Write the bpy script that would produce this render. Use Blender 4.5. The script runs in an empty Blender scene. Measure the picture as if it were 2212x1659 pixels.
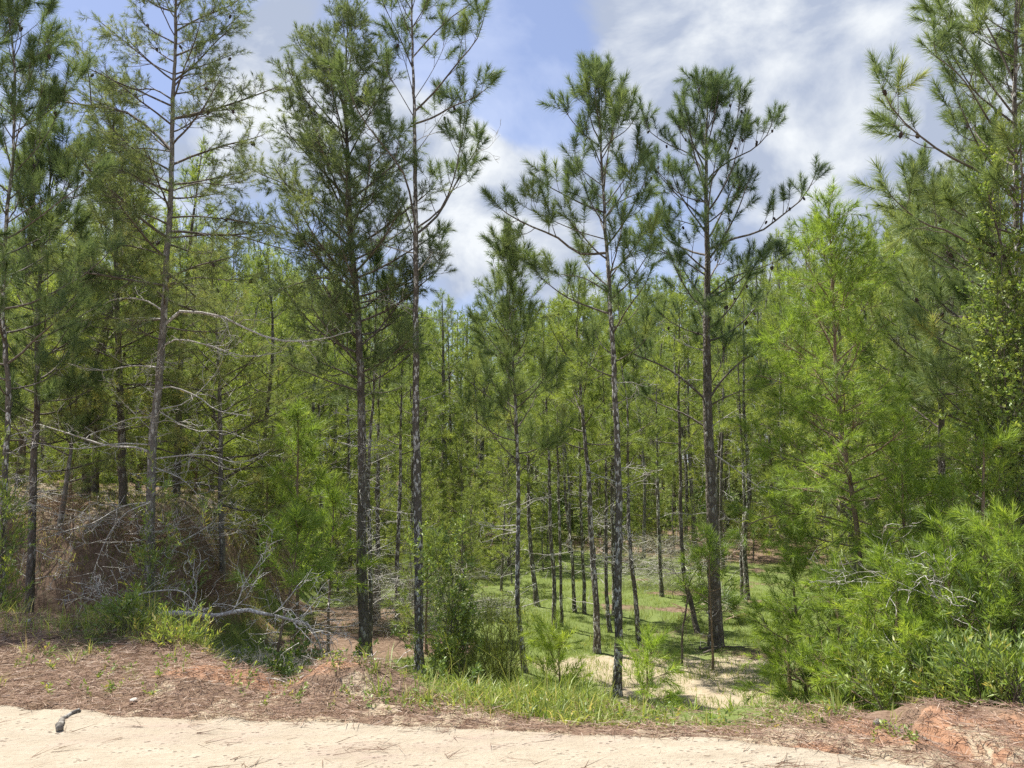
import bpy, math, random
import numpy as np
from mathutils import Vector

# ------------------------------------------------------------------ camera, sky, sun, exposure
scene = bpy.context.scene
COL = scene.collection
PITCH = math.radians(6.38)
FPX = 26/34.6*2212.0
cam_data = bpy.data.cameras.new('camera'); cam_data.sensor_width = 34.6; cam_data.lens = 26
cam_data.clip_end = 3000
camera = bpy.data.objects.new('camera', cam_data); COL.objects.link(camera)
camera.location = (0, 0, 1.6); camera.rotation_euler = (math.pi/2+PITCH, 0, 0)
scene.camera = camera
SUN_AZ = math.radians(-50)      # clockwise from +Y (ahead); negative = to the left
SUN_EL = math.radians(64)
scene.view_settings.view_transform = 'Standard'; scene.view_settings.look = 'None'
scene.view_settings.exposure = 0.98; scene.view_settings.gamma = 1.0
scene.view_settings.use_curve_mapping = False
scene.cycles.use_denoising = False
scene.cycles.max_bounces = 6; scene.cycles.diffuse_bounces = 3; scene.cycles.glossy_bounces = 2
scene.cycles.transmission_bounces = 3; scene.cycles.transparent_max_bounces = 4
scene.cycles.caustics_reflective = False; scene.cycles.caustics_refractive = False

def ray(u, v):
    a = (u-1106)/FPX; b = -(v-829.5)/FPX
    d = np.array([a, math.cos(PITCH)-b*math.sin(PITCH), math.sin(PITCH)+b*math.cos(PITCH)])
    return d/np.linalg.norm(d)
def W(u, v, D):
    d = ray(u, v); return np.array([0, 0, 1.6])+d*(D/d[1])

world = bpy.data.worlds.new('World'); scene.world = world; world.use_nodes = True
nt = world.node_tree; nt.nodes.clear()
def N(nt, t, **kw):
    n = nt.nodes.new(t)
    for k, v in kw.items(): setattr(n, k, v)
    return n
def L(nt, a, b): nt.links.new(a, b)
def M(nt, op, a, b=None, c=None, clamp=False):
    n = nt.nodes.new('ShaderNodeMath'); n.operation = op; n.use_clamp = clamp
    for i, x in enumerate((a, b, c)):
        if x is None: continue
        if isinstance(x, (int, float)): n.inputs[i].default_value = x
        else: nt.links.new(x, n.inputs[i])
    return n.outputs[0]
tc = N(nt, 'ShaderNodeTexCoord')
sky = N(nt, 'ShaderNodeTexSky', sky_type='NISHITA'); sky.sun_disc = False
sky.sun_elevation = SUN_EL; sky.sun_rotation = SUN_AZ; sky.altitude = 50; sky.air_density = 1.0; sky.dust_density = 0.6; sky.ozone_density = 1.5
mp = N(nt, 'ShaderNodeMapping'); mp.inputs['Scale'].default_value = (1, 1, 1.3); mp.inputs['Location'].default_value = (3.1, 1.4, .3)
L(nt, tc.outputs['Generated'], mp.inputs['Vector'])
n1 = N(nt, 'ShaderNodeTexNoise'); n1.inputs['Scale'].default_value = 3.6; n1.inputs['Detail'].default_value = 11; n1.inputs['Roughness'].default_value = .57; n1.inputs['Distortion'].default_value = .35
n2 = N(nt, 'ShaderNodeTexNoise'); n2.inputs['Scale'].default_value = 6.0; n2.inputs['Detail'].default_value = 9; n2.inputs['Roughness'].default_value = .56; n2.inputs['Distortion'].default_value = .3
L(nt, mp.outputs[0], n1.inputs['Vector']); L(nt, mp.outputs[0], n2.inputs['Vector'])
def blobs(lst, start):
    acc = start
    for (u, v, r, amt) in lst:
        d = ray(u, v)
        vd = N(nt, 'ShaderNodeVectorMath', operation='DISTANCE')
        L(nt, tc.outputs['Generated'], vd.inputs[0]); vd.inputs[1].default_value = tuple(d)
        mr = N(nt, 'ShaderNodeMapRange', interpolation_type='SMOOTHSTEP')
        L(nt, vd.outputs['Value'], mr.inputs['Value'])
        mr.inputs['From Min'].default_value = 0; mr.inputs['From Max'].default_value = r/FPX
        mr.inputs['To Min'].default_value = amt; mr.inputs['To Max'].default_value = 0
        acc = M(nt, 'ADD', acc, mr.outputs[0])
    return acc
cover = blobs([(1080, 90, 260, -.5), (1180, 230, 170, -.34), (760, 60, 170, -.25), (1100, 520, 330, .34), (900, 400, 300, .26), (1050, 330, 200, .15), (600, 230, 290, .22), (620, 80, 140, .12), (170, 120, 260, -.34), (60, 330, 200, -.05),
               (1400, 70, 260, .28), (1800, 130, 520, .25), (1900, 330, 400, .22), (1560, 20, 60, -.1), (460, 20, 130, -.3), (1000, 30, 150, -.2),
               (1700, 210, 90, -.12), (1250, 300, 160, .08)], M(nt, 'MULTIPLY_ADD', n1.outputs['Fac'], 1.5, -.22))
covr = N(nt, 'ShaderNodeMapRange', interpolation_type='SMOOTHSTEP'); L(nt, cover, covr.inputs['Value'])
covr.inputs['From Min'].default_value = .42; covr.inputs['From Max'].default_value = .72
covr.inputs['To Min'].default_value = .36
shade = blobs([(1950, 170, 260, -.16), (1600, 160, 280, -.12), (1380, 60, 150, .16), (1320, 30, 110, .1), (1850, 270, 120, .16), (1700, 300, 80, .14), (1080, 340, 260, .3), (900, 300, 230, .2), (600, 250, 230, .22), (1060, 440, 55, -.2), (1900, 420, 200, -.1), (1430, 170, 120, -.1)],
              M(nt, 'MULTIPLY_ADD', n2.outputs['Fac'], 2.6, -.98))
shr = N(nt, 'ShaderNodeValToRGB'); L(nt, shade, shr.inputs['Fac'])
shr.color_ramp.elements[0].position = .28; shr.color_ramp.elements[0].color = (.48, .55, .70, 1)
shr.color_ramp.elements[1].position = .74; shr.color_ramp.elements[1].color = (.92, .96, 1.0, 1)
skyb = N(nt, 'ShaderNodeBackground'); skt = N(nt, 'ShaderNodeVectorMath', operation='MULTIPLY'); L(nt, sky.outputs[0], skt.inputs[0]); skt.inputs[1].default_value = (.90, .86, .98); L(nt, skt.outputs[0], skyb.inputs['Color']); skyb.inputs['Strength'].default_value = .095
clb = N(nt, 'ShaderNodeBackground'); L(nt, shr.outputs[0], clb.inputs['Color']); clb.inputs['Strength'].default_value = .51
mixs = N(nt, 'ShaderNodeMixShader'); L(nt, covr.outputs[0], mixs.inputs[0]); L(nt, skyb.outputs[0], mixs.inputs[1]); L(nt, clb.outputs[0], mixs.inputs[2])
wo = N(nt, 'ShaderNodeOutputWorld'); L(nt, mixs.outputs[0], wo.inputs['Surface'])

sd = bpy.data.lights.new('sun', 'SUN'); sd.energy = 4.6; sd.angle = math.radians(.53); sd.color = (1, .955, .87)
sun = bpy.data.objects.new('sun', sd); COL.objects.link(sun)
sv = Vector((math.sin(SUN_AZ)*math.cos(SUN_EL), math.cos(SUN_AZ)*math.cos(SUN_EL), math.sin(SUN_EL)))
sun.rotation_euler = sv.to_track_quat('Z', 'Y').to_euler(); sun.location = (0, 0, 30)

# ------------------------------------------------------------------ noise and the lie of the land
def _h(ix, iy, s):
    n = (ix.astype(np.int64)*374761393+iy.astype(np.int64)*668265263+s*1442695041) & 0xffffffff
    n = ((n ^ (n >> 13))*1274126177) & 0xffffffff
    return ((n ^ (n >> 16)) & 0xffff)/65535.0
def vnoise(x, y, s=0):
    x = np.asarray(x, float); y = np.asarray(y, float)
    ix = np.floor(x); iy = np.floor(y); fx = x-ix; fy = y-iy
    fx = fx*fx*(3-2*fx); fy = fy*fy*(3-2*fy)
    a = _h(ix, iy, s); b = _h(ix+1, iy, s); c = _h(ix, iy+1, s); d = _h(ix+1, iy+1, s)
    return (a*(1-fx)+b*fx)*(1-fy)+(c*(1-fx)+d*fx)*fy
def fbm(x, y, s=0, o=4):
    t = 0; a = .5; f = 1; n = 0
    for k in range(o):
        t = t+a*vnoise(x*f, y*f, s+k*7); n += a; a *= .5; f *= 2.03
    return t/n
def sm(t): t = np.clip(t, 0, 1); return t*t*(3-2*t)
EX = [-40, -8, -3.5, -2.4, -1.34, .26, 1.2, 2.3, 3.2, 8, 40]
EY = [7.3, 6.0, 5.56, 5.32, 5.16, 4.95, 4.82, 4.45, 4.05, 3.5, 2]
CX = [-40, -8, -3.5, -2.9, -2.2, -1.4, -.7, 0, 1.4, 1.9, 2.6, 3.4, 8, 40]
CY = [9.2, 8.4, 7.6, 7.0, 6.15, 6.05, 5.85, 5.6, 5.4, 5.35, 5.2, 5.2, 5.6, 6]
CZ = [.3, .2, .12, .06, -.02, .02, -.02, -.07, -.14, -.06, .0, -.02, .0, .0]
def edge_y(x): return np.interp(x, EX, EY)+(fbm(np.asarray(x)*1.7, 0*np.asarray(x), 5)-.5)*.18
def gauss(x, y, cx, cy, rx, ry): return np.exp(-((x-cx)/rx)**2-((y-cy)/ry)**2)
def height(x, y):
    x = np.asarray(x, float); y = np.asarray(y, float)
    ey = np.interp(x, EX, EY); cy = np.interp(x, CX, CY); cz = np.interp(x, CX, CZ)
    t = sm((y-ey)/np.maximum(cy-ey, .2))
    road = -.015+.02*(fbm(x*1.3, y*1.3, 3)-.5)
    sh = road*(1-t)+cz*t+t*.05*(fbm(x*2.2, y*2.2, 9)-.5)
    floor = -1.5+.14*(fbm(x*.5, y*.5, 21)-.5)+.03*(fbm(x*2, y*2, 23)-.5)
    floor = floor+.055*np.clip(y-23, 0, 60)+.05*np.clip(np.abs(x-2)-9, 0, 30)*sm((y-6)/6)
    md = sm((-4.0-(x+.12*(y-13))+.5*(fbm(x*.6, y*.6, 31)-.5))/2.3)*sm((y-10.7-.6*(fbm(x*.7, y*.7, 33)-.5))/1.9)*sm((25-y)/4)
    floor = floor+2.5*md*(1+.0*x)+.12*md*(fbm(x*1.2, y*1.2, 35)-.5)+.35*md*(fbm(x*2.6, y*2.6, 37)-.5)
    w = np.interp(x, [-8, -3, -2, -1, 0, 1.5, 3, 8], [2.4, 2.2, 1.6, 2.2, 4.0, 4.2, 3.2, 3])
    s = sm((y-cy)/w)
    z = sh*(1-s)+floor*s
    z = z+.11*gauss(x, y, -2.3, 6.05, .42, .3)+.17*gauss(x, y, -1.2, 5.95, .5, .32)+.05*(fbm(x*5, y*5, 71, 3)-.5)*sm((y-4.9)/.4)*sm((7.5-y)/.5)-.14*gauss(x, y, -1.7, 6.1, .16, .4)
    z = z+.06*gauss(x, y, 1.95, 5.05, .5, .25)+.05*gauss(x, y, 3.2, 5.4, .6, .35)+.10*(fbm(x*4.2, y*4.2, 73, 4)-.5)*sm((x-1.7)/.4)*sm((y-3.9)/.3)*sm((6.8-y)/.6)-.07*np.abs(np.sin(x*6+3*fbm(x*2, y*2, 74)))**6*sm((x-2.2)/.4)*sm((y-4.2)/.3)*sm((6.3-y)/.5)-.28*gauss(x, y, 2.52, 5.25, .14, .4)-.12*gauss(x, y, 2.95, 4.45, .5, .12)+.1*gauss(x, y, 3.4, 4.2, .7, .2)
    return z
def G(u, v, dmax=120):
    d = ray(u, v); o = np.array([0, 0, 1.6])
    ts = np.arange(2, dmax, .05)
    P = o+ts[:, None]*d
    below = P[:, 2] < height(P[:, 0], P[:, 1])
    i = np.argmax(below) if below.any() else len(ts)-1
    return P[i]

# ------------------------------------------------------------------ objects, properties, mesh builders
def tag(o, label=None, cat=None, group=None, kind=None):
    if label: o['label'] = label
    if cat: o['category'] = cat
    if group: o['group'] = group
    if kind: o['kind'] = kind
    return o
def empty(name, loc):
    o = bpy.data.objects.new(name, None); COL.objects.link(o); o.location = tuple(map(float, loc)); o.empty_display_size = .1
    return o
def tri_mesh(name, V, F, mat, parent=None, origin=(0, 0, 0), tint=None, smooth=False):
    V = np.asarray(V, np.float32)-np.asarray(origin, np.float32); F = np.asarray(F, np.int32)
    me = bpy.data.meshes.new(name)
    nv = len(V); nf = len(F); k = F.shape[1]
    me.vertices.add(nv); me.vertices.foreach_set('co', V.ravel())
    me.loops.add(nf*k); me.loops.foreach_set('vertex_index', F.ravel())
    me.polygons.add(nf); me.polygons.foreach_set('loop_start', np.arange(0, nf*k, k, dtype=np.int32))
    me.polygons.foreach_set('loop_total', np.full(nf, k, np.int32))
    if smooth: me.polygons.foreach_set('use_smooth', np.ones(nf, bool))
    if tint is not None:
        tint = np.asarray(tint, np.float32)
        if tint.ndim == 1:
            a = me.attributes.new('tint', 'FLOAT', 'POINT'); a.data.foreach_set('value', tint)
        else:
            a = me.attributes.new('mask', 'FLOAT_COLOR', 'POINT'); a.data.foreach_set('color', tint.ravel())
    me.materials.append(mat); me.update(calc_edges=True)
    o = bpy.data.objects.new(name, me); COL.objects.link(o)
    if parent is not None: o.parent = parent
    return o
def norm(a): return a/np.maximum(np.linalg.norm(a, axis=-1, keepdims=True), 1e-9)

class Tubes:
    """polylines of equal or different lengths, gathered then swept as tapered tubes"""
    def __init__(s): s.b = {}
    def add(s, P, R, k=4): s.b.setdefault((len(P), k), []).append((P, R))
    def count(s): return sum(len(v) for v in s.b.values())
    def arrays(s, rnd=None, bark=0):
        Vs = []; Fs = []; off = 0
        for (n, k), lst in s.b.items():
            P = np.array([a for a, _ in lst]); R = np.array([b for _, b in lst]); m = len(P)
            T = np.empty_like(P); T[:, 1:-1] = P[:, 2:]-P[:, :-2]; T[:, 0] = P[:, 1]-P[:, 0]; T[:, -1] = P[:, -1]-P[:, -2]; T = norm(T)
            mean = norm(P[:, -1]-P[:, 0]); ref = np.where(np.abs(mean[:, 2:3]) < .8, [[0, 0, 1.]], [[1., 0, 0]])
            U = norm(np.cross(T, ref[:, None, :])); B = np.cross(T, U)
            an = np.arange(k)*2*math.pi/k
            rr = R[:, :, None]*np.ones(k)
            if bark: rr = rr*(1+bark*(np.random.default_rng(5).random((m, n, k))-.5))
            V = P[:, :, None, :]+rr[..., None]*(U[:, :, None, :]*np.cos(an)[:, None]+B[:, :, None, :]*np.sin(an)[:, None])
            idx = np.arange(m*n*k).reshape(m, n, k)+off
            a = idx[:, :-1]; b = idx[:, 1:]
            Fs.append(np.stack([a, np.roll(a, -1, 2), np.roll(b, -1, 2), b], -1).reshape(-1, 4))
            Vs.append(V.reshape(-1, 3)); off += m*n*k
        return np.concatenate(Vs), np.concatenate(Fs)
    def build(s, name, mat, parent=None, origin=(0, 0, 0), bark=0):
        if not s.b: return None
        V, F = s.arrays(bark=bark)
        return tri_mesh(name, V, F, mat, parent, origin, smooth=True)

def resample(P, n):
    P = np.asarray(P, float); s = np.r_[0, np.cumsum(np.linalg.norm(np.diff(P, axis=0), axis=1))]
    # smooth the corners with Catmull-like interpolation
    if len(P) > 2:
        t = np.linspace(0, s[-1], max(n, 2))
        out = []
        for x in t:
            i = min(max(np.searchsorted(s, x, 'right')-1, 0), len(P)-2)
            h = s[i+1]-s[i]+1e-9; q = (x-s[i])/h
            m0 = (P[i+1]-P[i-1])/(s[i+1]-s[i-1]) if i > 0 else (P[1]-P[0])/h
            m1 = (P[i+2]-P[i])/(s[i+2]-s[i]) if i+2 < len(P) else (P[i+1]-P[i])/h
            q2 = q*q; q3 = q2*q
            out.append((2*q3-3*q2+1)*P[i]+(q3-2*q2+q)*h*m0+(-2*q3+3*q2)*P[i+1]+(q3-q2)*h*m1)
        return np.array(out)
    t = np.linspace(0, 1, n)[:, None]
    return P[0]*(1-t)+P[-1]*t

def needle_arrays(S, st, rng):
    """S: list of (pos, dir, length, tint). Each shoot carries st['n'] needles, each one thin triangle."""
    pos = np.array([a[0] for a in S]); dr = norm(np.array([a[1] for a in S])); ln = np.array([a[2] for a in S]); ti = np.array([a[3] for a in S])
    m = len(S); n = st['n']
    ref = np.where(np.abs(dr[:, 2:3]) < .9, [[0, 0, 1.]], [[1., 0, 0]])
    U = norm(np.cross(dr, ref)); B = np.cross(dr, U)
    t = rng.random((m, n))**.8; az = rng.random((m, n))*2*math.pi
    lo, hi = st['spread']
    sp = np.radians(hi+(lo-hi)*t+rng.normal(0, 9, (m, n)))
    nd = dr[:, None]*np.cos(sp)[..., None]+(U[:, None]*np.cos(az)[..., None]+B[:, None]*np.sin(az)[..., None])*np.sin(sp)[..., None]
    base = pos[:, None]+dr[:, None]*(ln[:, None]*t)[..., None]
    nl = st['nlen']*(.75+.35*rng.random((m, n)))
    tip = base+nd*nl[..., None]; tip[..., 2] -= st.get('droop', .1)*nl*rng.random((m, n))
    wv = norm(np.cross(nd, rng.normal(size=(m, n, 3))))*(st['w']*.5)
    V = np.stack([base-wv, base+wv, tip], 2).reshape(-1, 3)
    F = np.arange(m*n*3).reshape(-1, 3)
    tt = np.repeat((ti[:, None]+rng.normal(0, .08, (m, n))).clip(0, 1).reshape(-1), 3)
    return V, F, tt

# ------------------------------------------------------------------ materials
def new_mat(name):
    m = bpy.data.materials.new(name); m.use_nodes = True; m.node_tree.nodes.clear(); return m, m.node_tree
def ramp(nt, fac, stops):
    r = N(nt, 'ShaderNodeValToRGB'); L(nt, fac, r.inputs['Fac'])
    el = r.color_ramp.elements
    while len(el) < len(stops): el.new(.5)
    for e, (p, c) in zip(el, stops): e.position = p; e.color = (*c, 1)
    return r.outputs[0]
def leaf_mat(name, stops, trans=.42, gloss=.04, rough=.5, tg=(1.4, 1.4, .8)):
    m, nt = new_mat(name)
    at = N(nt, 'ShaderNodeAttribute', attribute_name='tint'); oi = N(nt, 'ShaderNodeObjectInfo')
    f = M(nt, 'MULTIPLY_ADD', M(nt, 'SUBTRACT', oi.outputs['Random'], .5), .22, at.outputs['Fac'], clamp=True)
    c = ramp(nt, f, stops)
    d = N(nt, 'ShaderNodeBsdfDiffuse'); L(nt, c, d.inputs['Color'])
    t = N(nt, 'ShaderNodeBsdfTranslucent')
    g = N(nt, 'ShaderNodeVectorMath', operation='MULTIPLY'); L(nt, c, g.inputs[0]); g.inputs[1].default_value = tg
    L(nt, g.outputs[0], t.inputs['Color'])
    mx = N(nt, 'ShaderNodeMixShader'); mx.inputs[0].default_value = trans; L(nt, d.outputs[0], mx.inputs[1]); L(nt, t.outputs[0], mx.inputs[2])
    gl = N(nt, 'ShaderNodeBsdfGlossy'); gl.inputs['Roughness'].default_value = rough; gl.inputs['Color'].default_value = (.9, .95, .85, 1)
    m2 = N(nt, 'ShaderNodeMixShader'); m2.inputs[0].default_value = gloss; L(nt, mx.outputs[0], m2.inputs[1]); L(nt, gl.outputs[0], m2.inputs[2])
    o = N(nt, 'ShaderNodeOutputMaterial'); L(nt, m2.outputs[0], o.inputs['Surface'])
    return m
M_LONG = leaf_mat('needles_long', [(0, (.085, .14, .064)), (.5, (.17, .245, .092)), (.85, (.30, .37, .12)), (1, (.52, .46, .16))], trans=.38, tg=(1.5, 1.35, .9))
M_SHORT = leaf_mat('needles_short', [(0, (.095, .145, .072)), (.5, (.19, .25, .10)), (.85, (.32, .37, .12)), (1, (.48, .43, .15))], trans=.38, tg=(1.5, 1.35, .9))
M_BRIGHT = leaf_mat('needles_bright', [(0, (.15, .225, .05)), (.5, (.27, .375, .065)), (1, (.42, .50, .085))], trans=.48, tg=(1.4, 1.4, .8))
M_FAR = leaf_mat('needles_far', [(0, (.10, .155, .05)), (.5, (.22, .29, .072)), (1, (.38, .43, .10))], trans=.45, tg=(1.45, 1.4, .85))
M_LEAF = leaf_mat('broad_leaf', [(0, (.07, .13, .035)), (.6, (.18, .26, .055)), (.93, (.34, .40, .09)), (1, (.45, .38, .12))], trans=.4, gloss=.05, rough=.5)
M_LEAFD = leaf_mat('dark_broad_leaf', [(0, (.055, .10, .03)), (.6, (.12, .18, .045)), (1, (.24, .30, .07))], trans=.35, gloss=.05, rough=.5)
M_BROOM = leaf_mat('broom', [(0, (.18, .15, .10)), (.3, (.18, .20, .07)), (.7, (.30, .34, .07)), (1, (.46, .48, .12))], trans=.5)
M_GRASS = leaf_mat('grass_blade', [(0, (.12, .175, .045)), (.5, (.22, .29, .065)), (.85, (.36, .40, .11)), (1, (.58, .46, .24))], trans=.42, gloss=.03)
M_STRAW = leaf_mat('pine_straw', [(0, (.12, .065, .045)), (.5, (.24, .15, .11)), (.8, (.32, .215, .165)), (1, (.5, .4, .32))], trans=.1, gloss=.02)
M_GREYTWIG = leaf_mat('bleached_twigs', [(0, (.22, .205, .18)), (.5, (.42, .40, .36)), (1, (.66, .63, .58))], trans=.1, gloss=.02)

def bark_mat(name, dark, mid, fleck, amount=.62, scale=1.0, bump=.6):
    m, nt = new_mat(name)
    tc = N(nt, 'ShaderNodeTexCoord')
    mp = N(nt, 'ShaderNodeMapping'); mp.inputs['Scale'].default_value = (1, 1, .42); L(nt, tc.outputs['Object'], mp.inputs['Vector'])
    vo = N(nt, 'ShaderNodeTexVoronoi', feature='DISTANCE_TO_EDGE'); vo.inputs['Scale'].default_value = 34*scale; L(nt, mp.outputs[0], vo.inputs['Vector'])
    vc = N(nt, 'ShaderNodeTexVoronoi'); vc.inputs['Scale'].default_value = 34*scale; L(nt, mp.outputs[0], vc.inputs['Vector'])
    n1 = N(nt, 'ShaderNodeTexNoise'); n1.inputs['Scale'].default_value = 9*scale; n1.inputs['Detail'].default_value = 6; n1.inputs['Roughness'].default_value = .7; L(nt, tc.outputs['Object'], n1.inputs['Vector'])
    n2 = N(nt, 'ShaderNodeTexNoise'); n2.inputs['Scale'].default_value = 1.6; n2.inputs['Detail'].default_value = 3; L(nt, tc.outputs['Object'], n2.inputs['Vector'])
    sep = N(nt, 'ShaderNodeSeparateColor'); L(nt, vc.outputs['Color'], sep.inputs[0])
    base = ramp(nt, n1.outputs['Fac'], [(.3, dark), (.7, mid)])
    e = M(nt, 'MULTIPLY', vo.outputs['Distance'], 9, clamp=True)
    f = M(nt, 'MULTIPLY_ADD', sep.outputs[0], 1.0, M(nt, 'MULTIPLY_ADD', n2.outputs['Fac'], .9, -.45))
    fl = N(nt, 'ShaderNodeMapRange'); L(nt, f, fl.inputs['Value']); fl.inputs['From Min'].default_value = amount; fl.inputs['From Max'].default_value = amount+.25
    ff = M(nt, 'MULTIPLY', fl.outputs[0], e)
    mx = N(nt, 'ShaderNodeMix', data_type='RGBA'); L(nt, ff, mx.inputs[0]); L(nt, base, mx.inputs[6]); mx.inputs[7].default_value = (*fleck, 1)
    mg = N(nt, 'ShaderNodeMix', data_type='RGBA'); mg.blend_type = 'MULTIPLY'; mg.inputs[0].default_value = .55; L(nt, mx.outputs[2], mg.inputs[6])
    er = ramp(nt, vo.outputs['Distance'], [(0, (.25, .22, .2)), (.08, (1, 1, 1))]); L(nt, er, mg.inputs[7])
    b = N(nt, 'ShaderNodeBump'); b.inputs['Strength'].default_value = bump; b.inputs['Distance'].default_value = .02
    L(nt, M(nt, 'MULTIPLY_ADD', vo.outputs['Distance'], 2.0, n1.outputs['Fac']), b.inputs['Height'])
    p = N(nt, 'ShaderNodeBsdfPrincipled'); L(nt, mg.outputs[2], p.inputs['Base Color']); p.inputs['Roughness'].default_value = .85; L(nt, b.outputs[0], p.inputs['Normal'])
    o = N(nt, 'ShaderNodeOutputMaterial'); L(nt, p.outputs[0], o.inputs['Surface'])
    return m
B_DARK = bark_mat('bark_scaly', (.075, .060, .045), (.20, .17, .14), (.42, .40, .36), .74, .75, .9)
B_FLECK = bark_mat('bark_flaky', (.06, .050, .040), (.20, .17, .135), (.62, .60, .55), .56)
B_GREY = bark_mat('bark_grey', (.12, .105, .09), (.26, .235, .20), (.50, .49, .45), .7, .8, .4)
B_TAN = bark_mat('bark_tan', (.17, .115, .075), (.32, .235, .155), (.5, .42, .32), .85, 1.2, .3)
B_LIMB = bark_mat('limb_bark', (.07, .056, .045), (.19, .155, .125), (.42, .40, .36), .8, 1.6, .2)
B_DEAD = bark_mat('dead_wood', (.28, .255, .22), (.56, .53, .48), (.74, .72, .67), .55, 1.8, .2)
B_CONE = bark_mat('cone', (.05, .035, .03), (.14, .10, .075), (.2, .15, .12), .8, 3, .8)

def ground_mat():
    m, nt = new_mat('ground_litter_grass_sand')
    at = N(nt, 'ShaderNodeAttribute', attribute_name='mask'); s = N(nt, 'ShaderNodeSeparateColor'); L(nt, at.outputs['Color'], s.inputs[0])
    tc = N(nt, 'ShaderNodeTexCoord')
    def noise(sc, det=6, rough=.65):
        n = N(nt, 'ShaderNodeTexNoise'); n.inputs['Scale'].default_value = sc; n.inputs['Detail'].default_value = det; n.inputs['Roughness'].default_value = rough
        L(nt, tc.outputs['Object'], n.inputs['Vector']); return n.outputs['Fac']
    nf = noise(14); nm = noise(3.2); nb = noise(60, 3)
    def brk(x, k=.9, w=.12):
        v = M(nt, 'ADD', x, M(nt, 'MULTIPLY', M(nt, 'SUBTRACT', nf, .5), k))
        r = N(nt, 'ShaderNodeMapRange', interpolation_type='SMOOTHSTEP'); L(nt, v, r.inputs['Value']); r.inputs['From Min'].default_value = .5-w; r.inputs['From Max'].default_value = .5+w
        return r.outputs[0]
    litter = ramp(nt, nf, [(.25, (.10, .066, .045)), (.5, (.19, .13, .09)), (.75, (.32, .235, .17))])
    grass = ramp(nt, nm, [(.3, (.11, .145, .04)), (.7, (.17, .21, .065))])
    sand = ramp(nt, nf, [(.2, (.28, .22, .14)), (.6, (.42, .35, .25)), (.8, (.46, .40, .31))])
    clay = ramp(nt, nf, [(.25, (.25, .125, .075)), (.6, (.36, .21, .13)), (.85, (.42, .30, .22))])
    c = litter
    for a, col in ((s.outputs[0], grass), (s.outputs[2], clay), (s.outputs[1], sand)):
        mx = N(nt, 'ShaderNodeMix', data_type='RGBA'); L(nt, brk(a), mx.inputs[0]); L(nt, c, mx.inputs[6]); L(nt, col, mx.inputs[7]); c = mx.outputs[2]
    b = N(nt, 'ShaderNodeBump'); b.inputs['Strength'].default_value = .6; b.inputs['Distance'].default_value = .03
    L(nt, M(nt, 'ADD', nf, M(nt, 'MULTIPLY', nb, .35)), b.inputs['Height'])
    p = N(nt, 'ShaderNodeBsdfPrincipled'); L(nt, c, p.inputs['Base Color']); p.inputs['Roughness'].default_value = .95; L(nt, b.outputs[0], p.inputs['Normal'])
    p.inputs['Specular IOR Level'].default_value = .15
    o = N(nt, 'ShaderNodeOutputMaterial'); L(nt, p.outputs[0], o.inputs['Surface'])
    return m
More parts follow.
